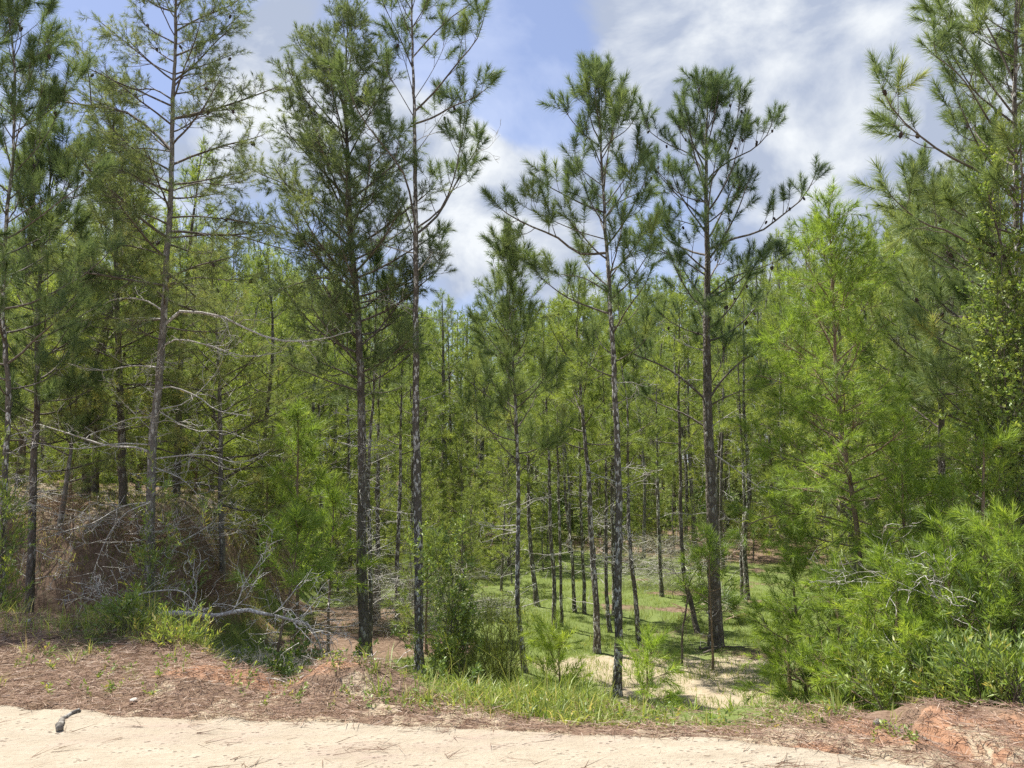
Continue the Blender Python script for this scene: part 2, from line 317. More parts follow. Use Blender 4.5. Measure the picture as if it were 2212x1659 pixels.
def road_mat():
    m, nt = new_mat('sand_road')
    tc = N(nt, 'ShaderNodeTexCoord')
    def noise(sc, det=6, rough=.65, stretch=(1, 1, 1), dist=0):
        mp = N(nt, 'ShaderNodeMapping'); mp.inputs['Scale'].default_value = stretch; L(nt, tc.outputs['Object'], mp.inputs['Vector'])
        n = N(nt, 'ShaderNodeTexNoise'); n.inputs['Scale'].default_value = sc; n.inputs['Detail'].default_value = det; n.inputs['Roughness'].default_value = rough; n.inputs['Distortion'].default_value = dist
        L(nt, mp.outputs[0], n.inputs['Vector']); return n.outputs['Fac']
    big = noise(.8, 4, .5, (.4, 1, 1)); fine = noise(45, 4, .6, (.5, 1, 1)); med = noise(9, 6, .7, (.45, 1, 1)); gr = noise(160, 3)
    a = ramp(nt, med, [(.2, (.33, .272, .20)), (.55, (.43, .37, .285)), (.85, (.49, .43, .345))])
    red = ramp(nt, med, [(.2, (.24, .155, .12)), (.6, (.36, .27, .22)), (.85, (.43, .35, .29))])
    mk = N(nt, 'ShaderNodeMapRange', interpolation_type='SMOOTHSTEP'); L(nt, M(nt, 'MULTIPLY_ADD', med, .35, big), mk.inputs['Value']); mk.inputs['From Min'].default_value = .70; mk.inputs['From Max'].default_value = .90
    mx = N(nt, 'ShaderNodeMix', data_type='RGBA'); L(nt, mk.outputs[0], mx.inputs[0]); L(nt, a, mx.inputs[6]); L(nt, red, mx.inputs[7])
    # small dark crumbs of bark and soil
    vo = N(nt, 'ShaderNodeTexVoronoi'); vo.inputs['Scale'].default_value = 38; vo.inputs['Randomness'].default_value = 1
    mp = N(nt, 'ShaderNodeMapping'); mp.inputs['Scale'].default_value = (.55, 1, 1); L(nt, tc.outputs['Object'], mp.inputs['Vector']); L(nt, mp.outputs[0], vo.inputs['Vector'])
    pit = N(nt, 'ShaderNodeMapRange'); L(nt, vo.outputs['Distance'], pit.inputs['Value']); pit.inputs['From Min'].default_value = .10; pit.inputs['From Max'].default_value = .32; pit.inputs['To Min'].default_value = .0; pit.inputs['To Max'].default_value = 1
    gate = N(nt, 'ShaderNodeMapRange'); L(nt, med, gate.inputs['Value']); gate.inputs['From Min'].default_value = .45; gate.inputs['From Max'].default_value = .62
    dk = M(nt, 'MULTIPLY', M(nt, 'SUBTRACT', 1, pit.outputs[0]), gate.outputs[0])
    m3 = N(nt, 'ShaderNodeMix', data_type='RGBA'); L(nt, M(nt, 'MULTIPLY', dk, .8), m3.inputs[0]); L(nt, mx.outputs[2], m3.inputs[6]); m3.inputs[7].default_value = (.17, .115, .08, 1)
    b = N(nt, 'ShaderNodeBump'); b.inputs['Strength'].default_value = 1.0; b.inputs['Distance'].default_value = .03
    L(nt, M(nt, 'ADD', M(nt, 'ADD', med, M(nt, 'MULTIPLY', fine, .5)), M(nt, 'MULTIPLY_ADD', dk, -.5, M(nt, 'MULTIPLY', gr, .2))), b.inputs['Height'])
    p = N(nt, 'ShaderNodeBsdfPrincipled'); L(nt, m3.outputs[2], p.inputs['Base Color']); p.inputs['Roughness'].default_value = .95; L(nt, b.outputs[0], p.inputs['Normal'])
    p.inputs['Specular IOR Level'].default_value = .15
    o = N(nt, 'ShaderNodeOutputMaterial'); L(nt, p.outputs[0], o.inputs['Surface'])
    return m

# ------------------------------------------------------------------ the ground and the road
def mask_at(x, y):
    """grass, sand, clay weights"""
    cy = np.interp(x, CX, CY)
    n = fbm(x*.8, y*.8, 41, 4); nf = fbm(x*3.5, y*3.5, 43, 3)
    verge = sm((y-cy+.35)/.5)*sm((x+.95)/.5)*sm((2.2-x)/.3)
    clear = sm((y-cy-1.2)/1.5)
    md = sm((height(x, y)+1.3)/.8)*sm((y-9)/2)*(x < -2)
    g = np.clip(clear*(.95-1.1*np.clip(n-.52, 0, 1)*2.2)*(1-.35*md), 0, 1)
    leftlit = gauss(x, y, -2.6, 14.2, 1.9, 1.1)+gauss(x, y, -3.2, 17, 1.2, 1.6)   # brown litter round the twin trunks
    g = g-1.0*leftlit-.6*gauss(x, y, 4.4, 13.4, 1.3, .8)-.7*gauss(x, y, 1.6, 17.8, 2.2, .7)-.7*gauss(x, y, 4.6, 29, 3, 3.2)-.8*gauss(x, y, 9, 30, 3, 6)-.8*gauss(x, y, -1, 33, 3, 4)
    g = np.maximum(g, verge*.8)
    g = g*(1-.45*md)
    ls = (y < cy+.1)*(x < -2.2)                                  # the strawy shoulder keeps a few green patches
    g = np.where(ls, np.clip((n-.5)*1.6+.28*sm((y-6.0)/1.2), 0, .55), g)
    s = 1.2*gauss(x, y, 2.5, 11.5, 1.3, 1.5)+.95*gauss(x, y, 1.3, 12.7, 1.2, .6)+.9*gauss(x, y, 2.8, 10.0, 1.0, .9)+.45*gauss(x, y, 3.6, 12.7, 1.0, .6)-.5*(nf-.5)
    s = s+.62*sm((height(x, y)-.5)/.35)*(x < -4)*(y > 12)*(y < 20)*(.4+.8*nf)
    s = np.maximum(s, .85*sm((cy-y+.1)/.3)*sm((nf-.36)/.2)*.66*((x > -2.6)))
    c = 1.0*(gauss(x, y, -2.3, 6.15, .5, .3)+gauss(x, y, -1.5, 6.05, .45, .3))+.68*gauss(x, y, 2.5, 5.0, .7, .4)+.66*gauss(x, y, 3.4, 4.6, .9, .8)+.7*gauss(x, y, -7, 13.2, 1.6, 1.3)*(nf > .5)+.5*gauss(x, y, -4.6, 15, .6, 2)
    c = np.maximum(c, .6*gauss(x, y, 1.75, 4.75, .6, .3))
    return np.stack([np.clip(g, 0, 1), np.clip(s, 0, 1), np.clip(c, 0, 1), np.ones_like(s)], -1)
def grid_mesh(xs, ys, zf):
    X, Y = np.meshgrid(xs, ys); Z = zf(X, Y)
    V = np.stack([X, Y, Z], -1).reshape(-1, 3); nx = len(xs); ny = len(ys)
    i = (np.arange(ny-1)[:, None]*nx+np.arange(nx-1)).reshape(-1)
    return X, Y, V, np.stack([i, i+1, i+1+nx, i+nx], -1)
xs = np.unique(np.r_[np.linspace(-600, -60, 19), np.linspace(-60, -14, 47), np.arange(-14, -5, .1), np.arange(-5, 5, .045), np.arange(5, 14, .1), np.linspace(14, 60, 47), np.linspace(60, 600, 19)])
ys = np.unique(np.r_[np.linspace(-60, -2, 15), np.linspace(-2, 3, 20), np.arange(3, 7.5, .035), np.arange(7.5, 26, .09), np.arange(26, 60, .4), np.linspace(60, 900, 30)])
X, Y, V, F = grid_mesh(xs, ys, height)
V[:, 2] += (.035*(fbm(V[:, 0]*7, V[:, 1]*7, 51, 3)-.5))*(V[:, 1] < 30)
ground = tri_mesh('ground', V, F, ground_mat(), tint=mask_at(V[:, 0], V[:, 1]), smooth=True); tag(ground, kind='structure')
xr = np.unique(np.r_[np.linspace(-60, -8, 40), np.arange(-8, 6, .03), np.linspace(6, 60, 40)])
tr = np.r_[np.linspace(0, .6, 20), np.linspace(.6, 1, 70)[1:]]
XX, TT = np.meshgrid(xr, tr); ey = edge_y(XX)+.03*(fbm(XX*9, TT*0, 61, 2)-.5)
YY = -12+(ey+.06+12)*TT
ZZ = height(XX, YY)+.018+.022*(fbm(XX*.7, YY*3.5, 63, 3)-.5)+.008*(fbm(XX*14, YY*22, 65, 2)-.5)-.07*sm((YY-ey+.05)/.12)
ZZ = ZZ+.016*(fbm(XX*2.2, YY*6, 67, 3)-.5)-.011*np.exp(-((YY-3.05-.10*XX+.05*np.sin(XX))/.10)**2)+.009*np.exp(-((YY-4.35-.13*XX)/.10)**2)-.008*np.exp(-((YY-4.2-.13*XX)/.08)**2)
ZZ = ZZ+.012*np.exp(-((YY-3.7-.12*XX)/.16)**2)-.014*np.exp(-((YY-3.45-.12*XX)/.14)**2)
Vr = np.stack([XX, YY, ZZ], -1).reshape(-1, 3); nx = len(xr); i = (np.arange(len(tr)-1)[:, None]*nx+np.arange(nx-1)).reshape(-1)
road = tri_mesh('dirt_road', Vr, np.stack([i, i+1, i+1+nx, i+nx], -1), road_mat(), smooth=True); tag(road, kind='structure')

# ------------------------------------------------------------------ how a pine grows
ST_LONG = dict(n=150, nlen=.16, w=.0062, spread=(20, 78), slen=.25, sub=3.5, sublen=.38, shoot=1.9, droop=.10, up=.85, twig=.0032)
ST_SHORT = dict(n=40, nlen=.085, w=.0052, spread=(28, 80), slen=.14, sub=7.5, sublen=.34, shoot=8.5, droop=.08, up=.22, twig=.0024)
ST_DENSE = dict(n=52, nlen=.10, w=.0060, spread=(24, 75), slen=.17, sub=9.0, sublen=.36, shoot=9.0, droop=.08, up=.42, twig=.0026)
ST_BRIGHT = dict(n=50, nlen=.12, w=.0056, spread=(18, 65), slen=.16, sub=7.5, sublen=.40, shoot=7.5, droop=.15, up=.2, twig=.0026)
ST_MID = dict(n=44, nlen=.18, w=.0085, spread=(24, 78), slen=.16, sub=4.0, sublen=.34, shoot=3.4, droop=.14, up=.45, twig=.004)
ST_FAR = dict(n=20, nlen=.22, w=.017, spread=(26, 80), slen=.18, sub=3.4, sublen=.34, shoot=3.2, droop=.14, up=.45, twig=.006)
UP = np.array([0, 0, 1.])

def side_dir(rng, T, flat=.5):
    r = rng.normal(size=3); r[2] *= (1-flat); r = r-T*np.dot(r, T); return r/(np.linalg.norm(r)+1e-9)
def crooked(rng, p, d, l, n, up, wob):
    d = d/np.linalg.norm(d); P = [p]; h = l/(n-1)
    for i in range(n-1):
        d = d+UP*up*h/max(l, .3)*1.2+rng.normal(size=3)*wob; d = d/np.linalg.norm(d)
        p = p+d*h; P.append(p)
    return np.array(P)
def grow_limb(rng, P, st, wood, shoots, r0, bare=.25, tint=.45, dens=1.0, dead=False, tipr=.35):
    P = resample(P, 10) if len(P) != 10 else P
    seg = np.linalg.norm(np.diff(P, axis=0), axis=1); Lb = seg.sum(); cs = np.r_[0, np.cumsum(seg)]/Lb
    R = r0*(1-cs*(1-tipr))
    if not dead: R[-1] *= .6
    wood.add(P, R, 6 if r0 > .012 else 4)
    def at(t):
        i = min(int(np.searchsorted(cs, t, 'right'))-1, 8); i = max(i, 0); q = (t-cs[i])/(cs[i+1]-cs[i]+1e-9)
        return P[i]*(1-q)+P[i+1]*q, norm(P[i+1]-P[i]), r0*(1-t*(1-tipr))
    n2 = max(2, int(Lb*st['sub']*dens+rng.random()))
    for k in range(n2):
        t = bare+(1-bare)*(k+rng.random())/n2; p, T, r = at(min(t, .999))
        a = math.radians(rng.uniform(32, 68)); sdv = side_dir(rng, T, .55)
        d = T*math.cos(a)+sdv*math.sin(a)
        l = st['sublen']*(.35+(.35+.28*Lb)*(1-t)+.25*rng.random())*(1.15 if dead else 1)
        if dead:
            Q = crooked(rng, p, d, l*1.1, 6, rng.uniform(-.4, .5), .28); wood.add(Q, np.linspace(min(r*.6, .008), .0025, 6), 3)
            for j in range(int(l*7)+1):
                i = rng.integers(1, 5); Tq = norm(Q[i+1]-Q[i]) if i < 5 else norm(Q[-1]-Q[-2]); dd = Tq*.6+side_dir(rng, Tq, .3)*.9
                Z = crooked(rng, Q[i], dd, rng.uniform(.06, .22), 5, rng.uniform(-.3, .6), .3); wood.add(Z, np.linspace(.0036, .002, 5), 3)
            continue
        Q = crooked(rng, p, d, l, 5, st['up'], .08); wood.add(Q, np.linspace(min(r*.55, .008), st['twig'], 5), 4)
        n3 = max(1, int(l*st['shoot']+rng.random()*1.2)); tt = np.clip(tint+rng.normal()*.13, 0, 1)
        for j in range(n3):
            tq = (.3+.7*(j+rng.random()*.8)/n3); i = min(int(tq*4), 3); q = min(tq*4-i, 1); pq = Q[i]*(1-q)+Q[i+1]*q; Tq = norm(Q[i+1]-Q[i])
            b = math.radians(rng.uniform(25, 60)); dd = Tq*math.cos(b)+side_dir(rng, Tq, .4)*math.sin(b)+UP*st['up']*.35
            dd = dd/np.linalg.norm(dd); tw = rng.uniform(.3, .9)*st['slen']; e = pq+dd*tw*.5
            wood.add(np.array([pq, pq+dd*tw*.5+rng.normal(size=3)*.004, e+dd*st['slen']*.8]), np.array([st['twig'], st['twig']*.9, st['twig']*.5]), 3)
            shoots.append((e, dd, st['slen']*rng.uniform(.7, 1.15), tt+rng.normal()*.05))
        shoots.append((Q[-1]-norm(Q[-1]-Q[-2])*st['slen']*.3, norm(Q[-1]-Q[-2])+UP*st['up']*.3, st['slen']*1.1, tt))
    if not dead:
        shoots.append((P[-1]-norm(P[-1]-P[-2])*st['slen']*.5, norm(P[-1]-P[-2])+UP*.2, st['slen']*1.2, tint))

def trunk_tube(rng, T, r0, r1, k=12, step=.1, rough=.10):
    Ln = np.linalg.norm(np.diff(T, axis=0), axis=1).sum(); n = max(8, int(Ln/step))
    P = resample(T, n); t = np.linspace(0, 1, n); J = np.cumsum(rng.normal(0, .004, (n, 2)), 0); J -= J[0]+(J[-1]-J[0])*t[:, None]; P[:, :2] += J
    R = r1+(r0-r1)*(1-t)**.85; R[:6] *= 1+.28*np.linspace(1, 0, 6)**2
    return P, R

def pine(label, group, T, r0, st, mat_n, mat_b, seed, crown=.4, nl=28, lmax=1.6, el=(0, 55), manual=(), dead=(), deadauto=0, cones=0,
         tint=.45, dens=1.0, name='pine_tree', cat='pine tree', limbs=True, wood_mat=None, topx=.75, bare=.25, manual_only=False, az_bias=None, ends=None):
    """T: trunk points in the world. Every big limb is a part, the needles are the crown."""
    rng = np.random.default_rng(seed); T = np.asarray(T, float)
    base = T[0].copy(); base[2] = height(T[0, 0], T[0, 1])-.02; T = T.copy()
    if T[0, 2] > base[2]: T = np.vstack([base, T]) if T[0, 2]-base[2] > .15 else T
    T[0] = base if T[0, 2] > base[2]-.3 else T[0]
    root = empty(name, base); tag(root, label, cat, group)
    P, R = trunk_tube(rng, T, r0, .006)
    tb = Tubes(); tb.add(P, R, 12); tb.build('trunk', mat_b, root, base, bark=.16)
    n = len(P); shoots = []; wm = wood_mat or B_LIMB
    def rad(i): return R[i]
    def snap(Q):
        dd = np.linalg.norm(P-Q[0], axis=1); i = int(np.argmin(dd))
        if dd[i] > .22: return Q
        Q = Q.copy(); Q[0] = P[i]; return Q
    for spec in manual:
        pts = snap(np.array(spec[0])); w = Tubes()
        grow_limb(rng, pts, st, w, shoots, spec[1]*.8, bare=spec[2] if len(spec) > 2 else bare, tint=tint, dens=dens)
        w.build('limb', wm, root, base)
    for spec in dead:
        w = Tubes(); grow_limb(rng, snap(np.array(spec[0])), dict(sub=5.0, sublen=.42), w, None, spec[1], bare=.2, dead=True, tipr=.25); w.build('dead_limb', B_DEAD, root, base)
    az = rng.random()*6.28
    if not manual_only:
        for k in range(nl):
            t = (k+rng.random()*.7)/nl; i = int((crown+(1-crown)*t*.97)*(n-1)); p = P[i]
            az += 2.4+rng.normal()*.35
            prof = min(1, .55+2.2*t)*(1-t)**topx+.10
            l = lmax*prof*rng.uniform(.7, 1.15)
            e = math.radians(el[0]+(el[1]-el[0])*t**.9+rng.normal()*8)
            d = np.array([math.cos(az)*math.cos(e), math.sin(az)*math.cos(e), math.sin(e)])
            Q = crooked(rng, p, d, l, 10, st['up']*.8, .05)
            w = Tubes()
            grow_limb(rng, Q, st, w, shoots, max(.005, min(.011*l+.003, rad(i)*.55)), bare=bare, tint=tint+.12*(.5-t), dens=dens)
            w.build('limb', wm, root, base)
        # leader
        for j in range(3):
            shoots.append((P[-1]-UP*.12*j, norm(P[-1]-P[-3])+rng.normal(size=3)*.1, st['slen']*1.3, tint))
    for k in range(deadauto):
        t = rng.uniform(.12, max(crown, .3)); i = int(t*(n-1)); a = rng.random()*6.28; e = math.radians(rng.uniform(-10, 30))
        d = np.array([math.cos(a)*math.cos(e), math.sin(a)*math.cos(e), math.sin(e)])
        Q = crooked(rng, P[i], d, rng.uniform(.2, .9)*min(1, lmax), 10, -.1, .12)
        w = Tubes(); grow_limb(rng, Q, dict(sub=5.0, sublen=.28), w, None, .007, bare=.2, dead=True, tipr=.3)
        w.build('dead_limb', B_DEAD, root, base)
    V, F, tt = needle_arrays(shoots, st, rng)
    tri_mesh('crown', V, F, mat_n, root, base, tint=tt)
    for k in range(cones):
        s = shoots[rng.integers(0, len(shoots))]; c = s[0]-norm(np.array(s[1]))*.1
        o = bpy.data.objects.new('cone', cone_mesh()); COL.objects.link(o); o.parent = root
        o.location = tuple(c-base-np.array([0, 0, .03])); o.rotation_euler = (rng.uniform(-.6, .6)+math.pi, rng.uniform(-.6, .6), rng.random()*6)
    return root
_cone = []
def cone_mesh():
    if _cone: return _cone[0]
    V = []; k = 9; prof = [(0, .004), (.012, .020), (.03, .026), (.05, .021), (.066, .012), (.076, .003)]
    prof = [(a*1.0, b*.85*(1.15 if i % 2 else .9)) for i, (a, b) in enumerate(prof)]
    for i, (z, r) in enumerate(prof):
        for j in range(k):
            a = (j+.5*(i % 2))*2*math.pi/k; q = r*(1.12 if (i+j) % 2 else .85); V.append((q*math.cos(a), q*math.sin(a), z))
    F = [(i*k+j, i*k+(j+1) % k, (i+1)*k+(j+1) % k, (i+1)*k+j) for i in range(len(prof)-1) for j in range(k)]
    me = bpy.data.meshes.new('cone'); me.from_pydata(V, [], F); me.materials.append(B_CONE); _cone.append(me); return me

def line(D, pts, slope=0.0):
    """a limb seen in the picture, laid out in the world at distance D, leaning towards or away from the viewer by slope"""
    P0 = W(pts[0][0], pts[0][1], D); out = [P0]
    for (u, v) in pts[1:]:
        q = W(u, v, D); dist = np.linalg.norm(q-P0); out.append(W(u, v, D+slope*dist))
    return np.array(out)
def trunk(D, pts, lean=0): return np.array([W(u, v, D+lean*i) for i, (u, v) in enumerate(pts)])
def dist_of(u, v): return G(u, v)[1]
def width(D, px): return px/FPX*D/2

# ------------------------------------------------------------------ the near pines
rs = np.random.default_rng(77)
def sl(): return rs.uniform(-.55, .55)
# grey trunked pine on the left, its top beyond the frame
D = 11.0
H3m = [([(370,333),(350,303),(310,267),(267,240),(183,227),(110,213),(73,187),(33,160)], .03), ([(197,227),(193,173),(180,117),(157,77)], .014),
  ([(383,260),(433,243),(483,230),(560,203),(600,187)], .026), ([(377,190),(400,163),(450,160),(500,170)], .016), ([(383,177),(417,143),(467,90),(500,60)], .02),
  ([(380,117),(427,100),(480,67),(520,30)], .018), ([(367,213),(333,193),(290,193),(240,180)], .018), ([(370,163),(333,140),(283,93),(250,60)], .014),
  ([(377,473),(417,467),(483,473),(533,480),(580,500)], .018), ([(383,520),(450,507),(517,510),(583,530),(650,545)], .02), ([(362,440),(333,415),(277,377),(215,360)], .018),
  ([(367,33),(333,10),(290,-30)], .018), ([(384,10),(430,-20),(480,-70)], .016), ([(376,-40),(340,-90)], .014),([(365,560),(320,540),(250,530),(180,545)], .016),([(362,400),(320,370),(270,350),(215,300)], .016),
  ([(375,420),(430,395),(490,400),(540,385)], .015), ([(364,330),(300,320),(240,330),(190,310)], .014), ([(384,60),(430,40),(500,10),(540,-20)], .018),([(370,90),(320,60),(290,20)], .016),([(368,620),(420,600),(500,605),(560,590)], .016),([(356,640),(300,600),(230,600),(170,620)], .015)]
H3d = [([(360,703),(377,676),(407,673),(477,683),(533,710),(600,735),(683,735),(760,715)], .024), ([(357,750),(383,733),(450,746),(533,770),(610,760)], .014),
  ([(347,846),(373,836),(433,860),(467,886),(550,900)], .013), ([(327,976),(293,966),(233,963),(160,940),(83,916),(10,890)], .018), ([(335,962),(260,958),(167,970),(90,960),(33,946)], .012),
  ([(347,990),(383,985),(450,983),(517,1000),(580,976)], .013), ([(353,690),(300,686),(267,690)], .012), ([(353,670),(317,650),(250,646),(167,686)], .014),
  ([(325,1080),(267,1093),(200,1130),(130,1150)], .011), ([(345,800),(290,790),(210,800),(130,780)], .012), ([(350,890),(400,870),(470,800),(490,740)], .010), ([(345,1010),(400,1040),(440,1100),(430,1160)], .010),
  ([(340,900),(280,905),(220,930)], .010), ([(352,880),(420,930),(480,930),(560,960)],.01)]
pine('tall grey trunked pine with bare bleached lower limbs, rising above the brushy bank', None,
     trunk(D, [(322,1400),(328,1030),(343,850),(356,690),(369,400),(375,130),(378,-80),(378,-160)]), width(D, 23), ST_SHORT, M_SHORT, B_GREY, 3, crown=.42, nl=44, lmax=1.55, el=(-5, 45), topx=.3,
     manual=[(line(D, p, sl()), r, .3) for p, r in H3m], dead=[(line(D, p, sl()*.7), r) for p, r in H3d], deadauto=40, dens=1.5, cones=34, tint=.42)
# left edge pines
D = 9.6
pine('pine at the very left edge with pale flecked bark and long needle tufts', None,
     trunk(D, [(4,1400),(12,1100),(22,850),(14,690),(18,520),(30,330),(34,150),(20,20),(18,-60)]), width(D, 15), ST_LONG, M_LONG, B_FLECK, 4, crown=.36, nl=40, lmax=1.4, topx=.4, el=(5, 55), deadauto=8, cones=10, tint=.45,
     manual=[(line(D, p, sl()), .012, .35) for p in ([(25,120),(45,90),(40,50),(20,40)], [(20,300),(60,260),(90,200),(100,150)], [(25,480),(80,440),(130,420),(150,370)], [(15,60),(-10,90),(-30,80)])])
D = 11.2
pine('straight dark pine second from the left edge, in front of the sandy bank', None,
     trunk(D, [(60,1345),(78,1000),(85,690),(103,480),(112,380),(118,330)]), width(D, 19), ST_LONG, M_LONG, B_DARK, 5, crown=.38, nl=38, lmax=1.5, el=(-5, 60), deadauto=18, tint=.35, cones=4,
     manual=[(line(D, p, sl()), .013, .4) for p in ([(103,480),(140,420),(165,350),(170,320)], [(106,440),(120,370),(140,320),(145,300)], [(108,400),(108,340),(100,300),(100,290)], [(85,640),(60,600),(30,560),(5,540)], [(80,720),(40,690),(0,650)])])
D = 12.2
pine('short leaning pine with a peeling trunk in front of the sandy bank', None,
     trunk(D, [(98,1350),(122,1180),(145,1020),(160,900),(168,830)]), width(D, 18), ST_SHORT, M_SHORT, B_GREY, 6, crown=.55, nl=16, lmax=1.2, el=(-5, 45), deadauto=24, tint=.6)
# dense pine and its twin
D = 12.2
pine('dense dark crowned pine with a thick brown trunk left of the slender flaky pine', None,
     trunk(D, [(788,1458),(786,1200),(785,1000),(776,700),(760,500),(752,300),(748,130),(752,30)]), width(D, 25), ST_DENSE, M_SHORT, B_DARK, 7, crown=.40, nl=74, lmax=1.7, el=(8, 60), topx=.45, deadauto=42, tint=.30, cones=6, dens=1.0,
     manual=[(line(D, p, sl()), .02, .3) for p in ([(757,480),(690,440),(620,400),(550,370),(515,345)], [(760,560),(690,540),(620,500),(560,480),(520,490)], [(758,400),(700,340),(640,250),(615,170)], [(752,300),(690,250),(640,190),(620,140)], [(750,240),(720,160),(680,80)],[(750,200),(700,150),(655,110),(640,80)], [(765,620),(700,600),(620,620),(560,640)],[(768,660),(830,640),(890,600),(950,560)])])
D = 13.1
pine('slim white flecked pine standing right behind the thick brown trunk', None,
     trunk(D, [(800,1452),(803,1200),(800,1000),(806,850),(812,700),(815,560)]), width(D, 11), ST_LONG, M_LONG, B_FLECK, 8, crown=.62, nl=16, lmax=1.1, el=(0, 50), deadauto=14, tint=.5)
# airy pine
D = 11.8
H5m = [([(898,507),(944,467),(977,410),(1007,357),(1028,325),(1036,300)], .026, .35), ([(904,493),(951,453),(981,383),(994,317),(1002,267),(1004,225)], .02, .4), ([(901,273),(937,253),(977,230),(1020,213),(1057,187)], .022, .4),
  ([(901,247),(937,200),(991,133),(1031,83),(1050,20)], .022, .35), ([(901,127),(937,73),(984,30),(1020,7),(1050,-25)], .018, .3), ([(896,490),(881,400),(864,360),(824,310),(781,253),(757,205),(737,150)], .024, .4),
  ([(896,520),(864,430),(804,377),(774,333)], .014, .5), ([(896,150),(864,83),(837,27),(821,-10)], .016, .3), ([(896,260),(847,173),(821,133)], .012, .4), ([(900,330),(920,300),(960,240),(965,200)], .009, .5),
  ([(900,370),(880,330),(850,300),(830,270)], .010, .45), ([(893,60),(920,10),(940,-40)], .014, .3), ([(892,20),(860,-30)], .014, .3),([(944,467),(930,430),(925,390),(905,365)], .008, .4),([(977,410),(1000,400),(1020,385)], .007, .6),([(902,210),(930,160),(960,100),(970,70)], .01, .4),([(897,200),(870,120),(850,80)], .01, .4),
  ([(896,600),(930,560),(950,530)], .008, .5)]
H5d = [([(1018,345),(1035,326),(1054,320),(1070,302),(1082,290)], .006), ([(893,550),(831,530),(781,500),(737,457)], .012), ([(902,585),(915,570),(935,545)], .016), ([(892,672),(870,660),(840,642)], .010), ([(905,745),(918,742),(932,745)], .008),
       ([(905,860),(950,850),(990,830)],.007), ([(893,690),(850,655),(800,640)],.007)]
pine('tall airy pine with flaky bark and upswept limbs, left of the open blue sky', None,
     trunk(D, [(905,1472),(906,1200),(904,900),(902,700),(899,500),(896,330),(892,120),(890,0),(889,-90)]), width(D, 21), ST_LONG, M_LONG, B_FLECK, 9, crown=.86, nl=9, lmax=.9, el=(35, 70),
     manual=[(line(D, p, sl()), r, b) for p, r, b in H5m], dead=[(line(D, p, sl()), r) for p, r in H5d], deadauto=5, cones=3, tint=.33)
# slim pine right of it
D = 12.2
pine('very slim pine with a small crown between the airy pine and the wide crowned pine', None,
     trunk(D, [(1135,1462),(1128,1400),(1119,1300),(1119,1000),(1112,830),(1102,700),(1100,590),(1098,520)]), width(D, 12), ST_LONG, M_LONG, B_FLECK, 10, crown=.45, nl=34, lmax=1.1, el=(15, 60), deadauto=8, tint=.5)
# wide crowned pine
D = 11.0
H7m = [([(1303,553),(1250,547),(1204,513),(1150,490),(1104,467),(1072,443)], .026, .4), ([(1300,465),(1257,440),(1204,413),(1167,393)], .018, .4), ([(1302,478),(1324,447),(1364,423),(1400,413)], .016, .35),
  ([(1297,330),(1317,307),(1354,280),(1372,255)], .014, .4), ([(1297,322),(1270,297),(1237,263),(1217,233)], .014, .35), ([(1295,300),(1284,283),(1270,233),(1258,187)], .014, .3), ([(1298,400),(1260,370),(1230,340)], .012, .4),
  ([(1300,440),(1340,400),(1370,350),(1375,320)], .013, .4), ([(1306,600),(1350,560),(1400,540)], .014, .4), ([(1293,260),(1300,220),(1298,180)], .01, .2), ([(1295,270),(1310,230),(1318,190),(1320,180)], .01, .3), ([(1297,290),(1330,250),(1340,220)], .01, .3),
  ([(1312,640),(1260,600),(1200,590),(1150,560)], .013, .45),([(1300,520),(1250,500),(1180,470),(1120,440)], .012, .5)]
pine('wide crowned pine on a slender flaky trunk rising in front of the sand patch', None,
     trunk(D, [(1333,1508),(1334,1300),(1336,1100),(1330,900),(1323,750),(1310,560),(1301,400),(1296,280),(1292,190),(1289,165)]), width(D, 19), ST_LONG, M_LONG, B_FLECK, 11, crown=.50, nl=26, lmax=1.15, el=(5, 68), topx=.35,
     manual=[(line(D, p, sl()), r, b) for p, r, b in H7m], deadauto=12, tint=.42)
# the sturdy pine with cones
D = dist_of(1546, 1396)
H8m = [([(1525,390),(1545,370),(1580,345),(1625,323),(1658,290),(1672,247)], .022, .35), ([(1527,545),(1592,513),(1642,500),(1692,463),(1735,427),(1762,377)], .03, .4), ([(1528,400),(1565,345),(1590,270),(1598,207)], .018, .35),
  ([(1524,400),(1500,340),(1440,310),(1400,280),(1388,245)], .02, .35), ([(1524,350),(1515,290),(1512,240),(1505,200)], .016, .3), ([(1526,330),(1540,270),(1550,230),(1552,200)], .014, .3), ([(1524,440),(1470,420),(1430,380),(1400,350)], .016, .4),
  ([(1522,600),(1470,560),(1420,540),(1380,520)], .02, .4), ([(1524,640),(1580,600),(1640,580),(1690,560)], .02, .4), ([(1524,500),(1480,480),(1440,470)], .016, .4),
  ([(1518,870),(1470,815),(1420,785),(1370,766),(1334,743)], .032, .55), ([(1522,925),(1480,895),(1430,875),(1360,840)], .026, .55), ([(1533,865),(1565,815),(1610,775),(1650,757)], .034, .6), ([(1533,880),(1560,862),(1600,845),(1640,840)], .02, .6), ([(1530,840),(1560,780),(1560,730)], .015, .4)]
H8d = [([(1540,980),(1570,1000),(1610,1030),(1650,1060),(1680,1065)], .018), ([(1533,930),(1560,905),(1600,880)], .01), ([(1526,760),(1470,740),(1420,700)], .012)]
pine('sturdy pine with rough dark bark and many cones behind the sand patch', None,
     trunk(D, [(1547,1402),(1541,1200),(1532,1000),(1525,850),(1524,700),(1525,545),(1524,420),(1526,300),(1530,195)]), width(D, 30), ST_LONG, M_LONG, B_DARK, 12, crown=.50, nl=34, lmax=1.75, el=(5, 70), topx=.35,
     manual=[(line(D, p, sl()), r, b) for p, r, b in H8m], dead=[(line(D, p, sl()*.5), r) for p, r in H8d], deadauto=8, cones=60, tint=.30)
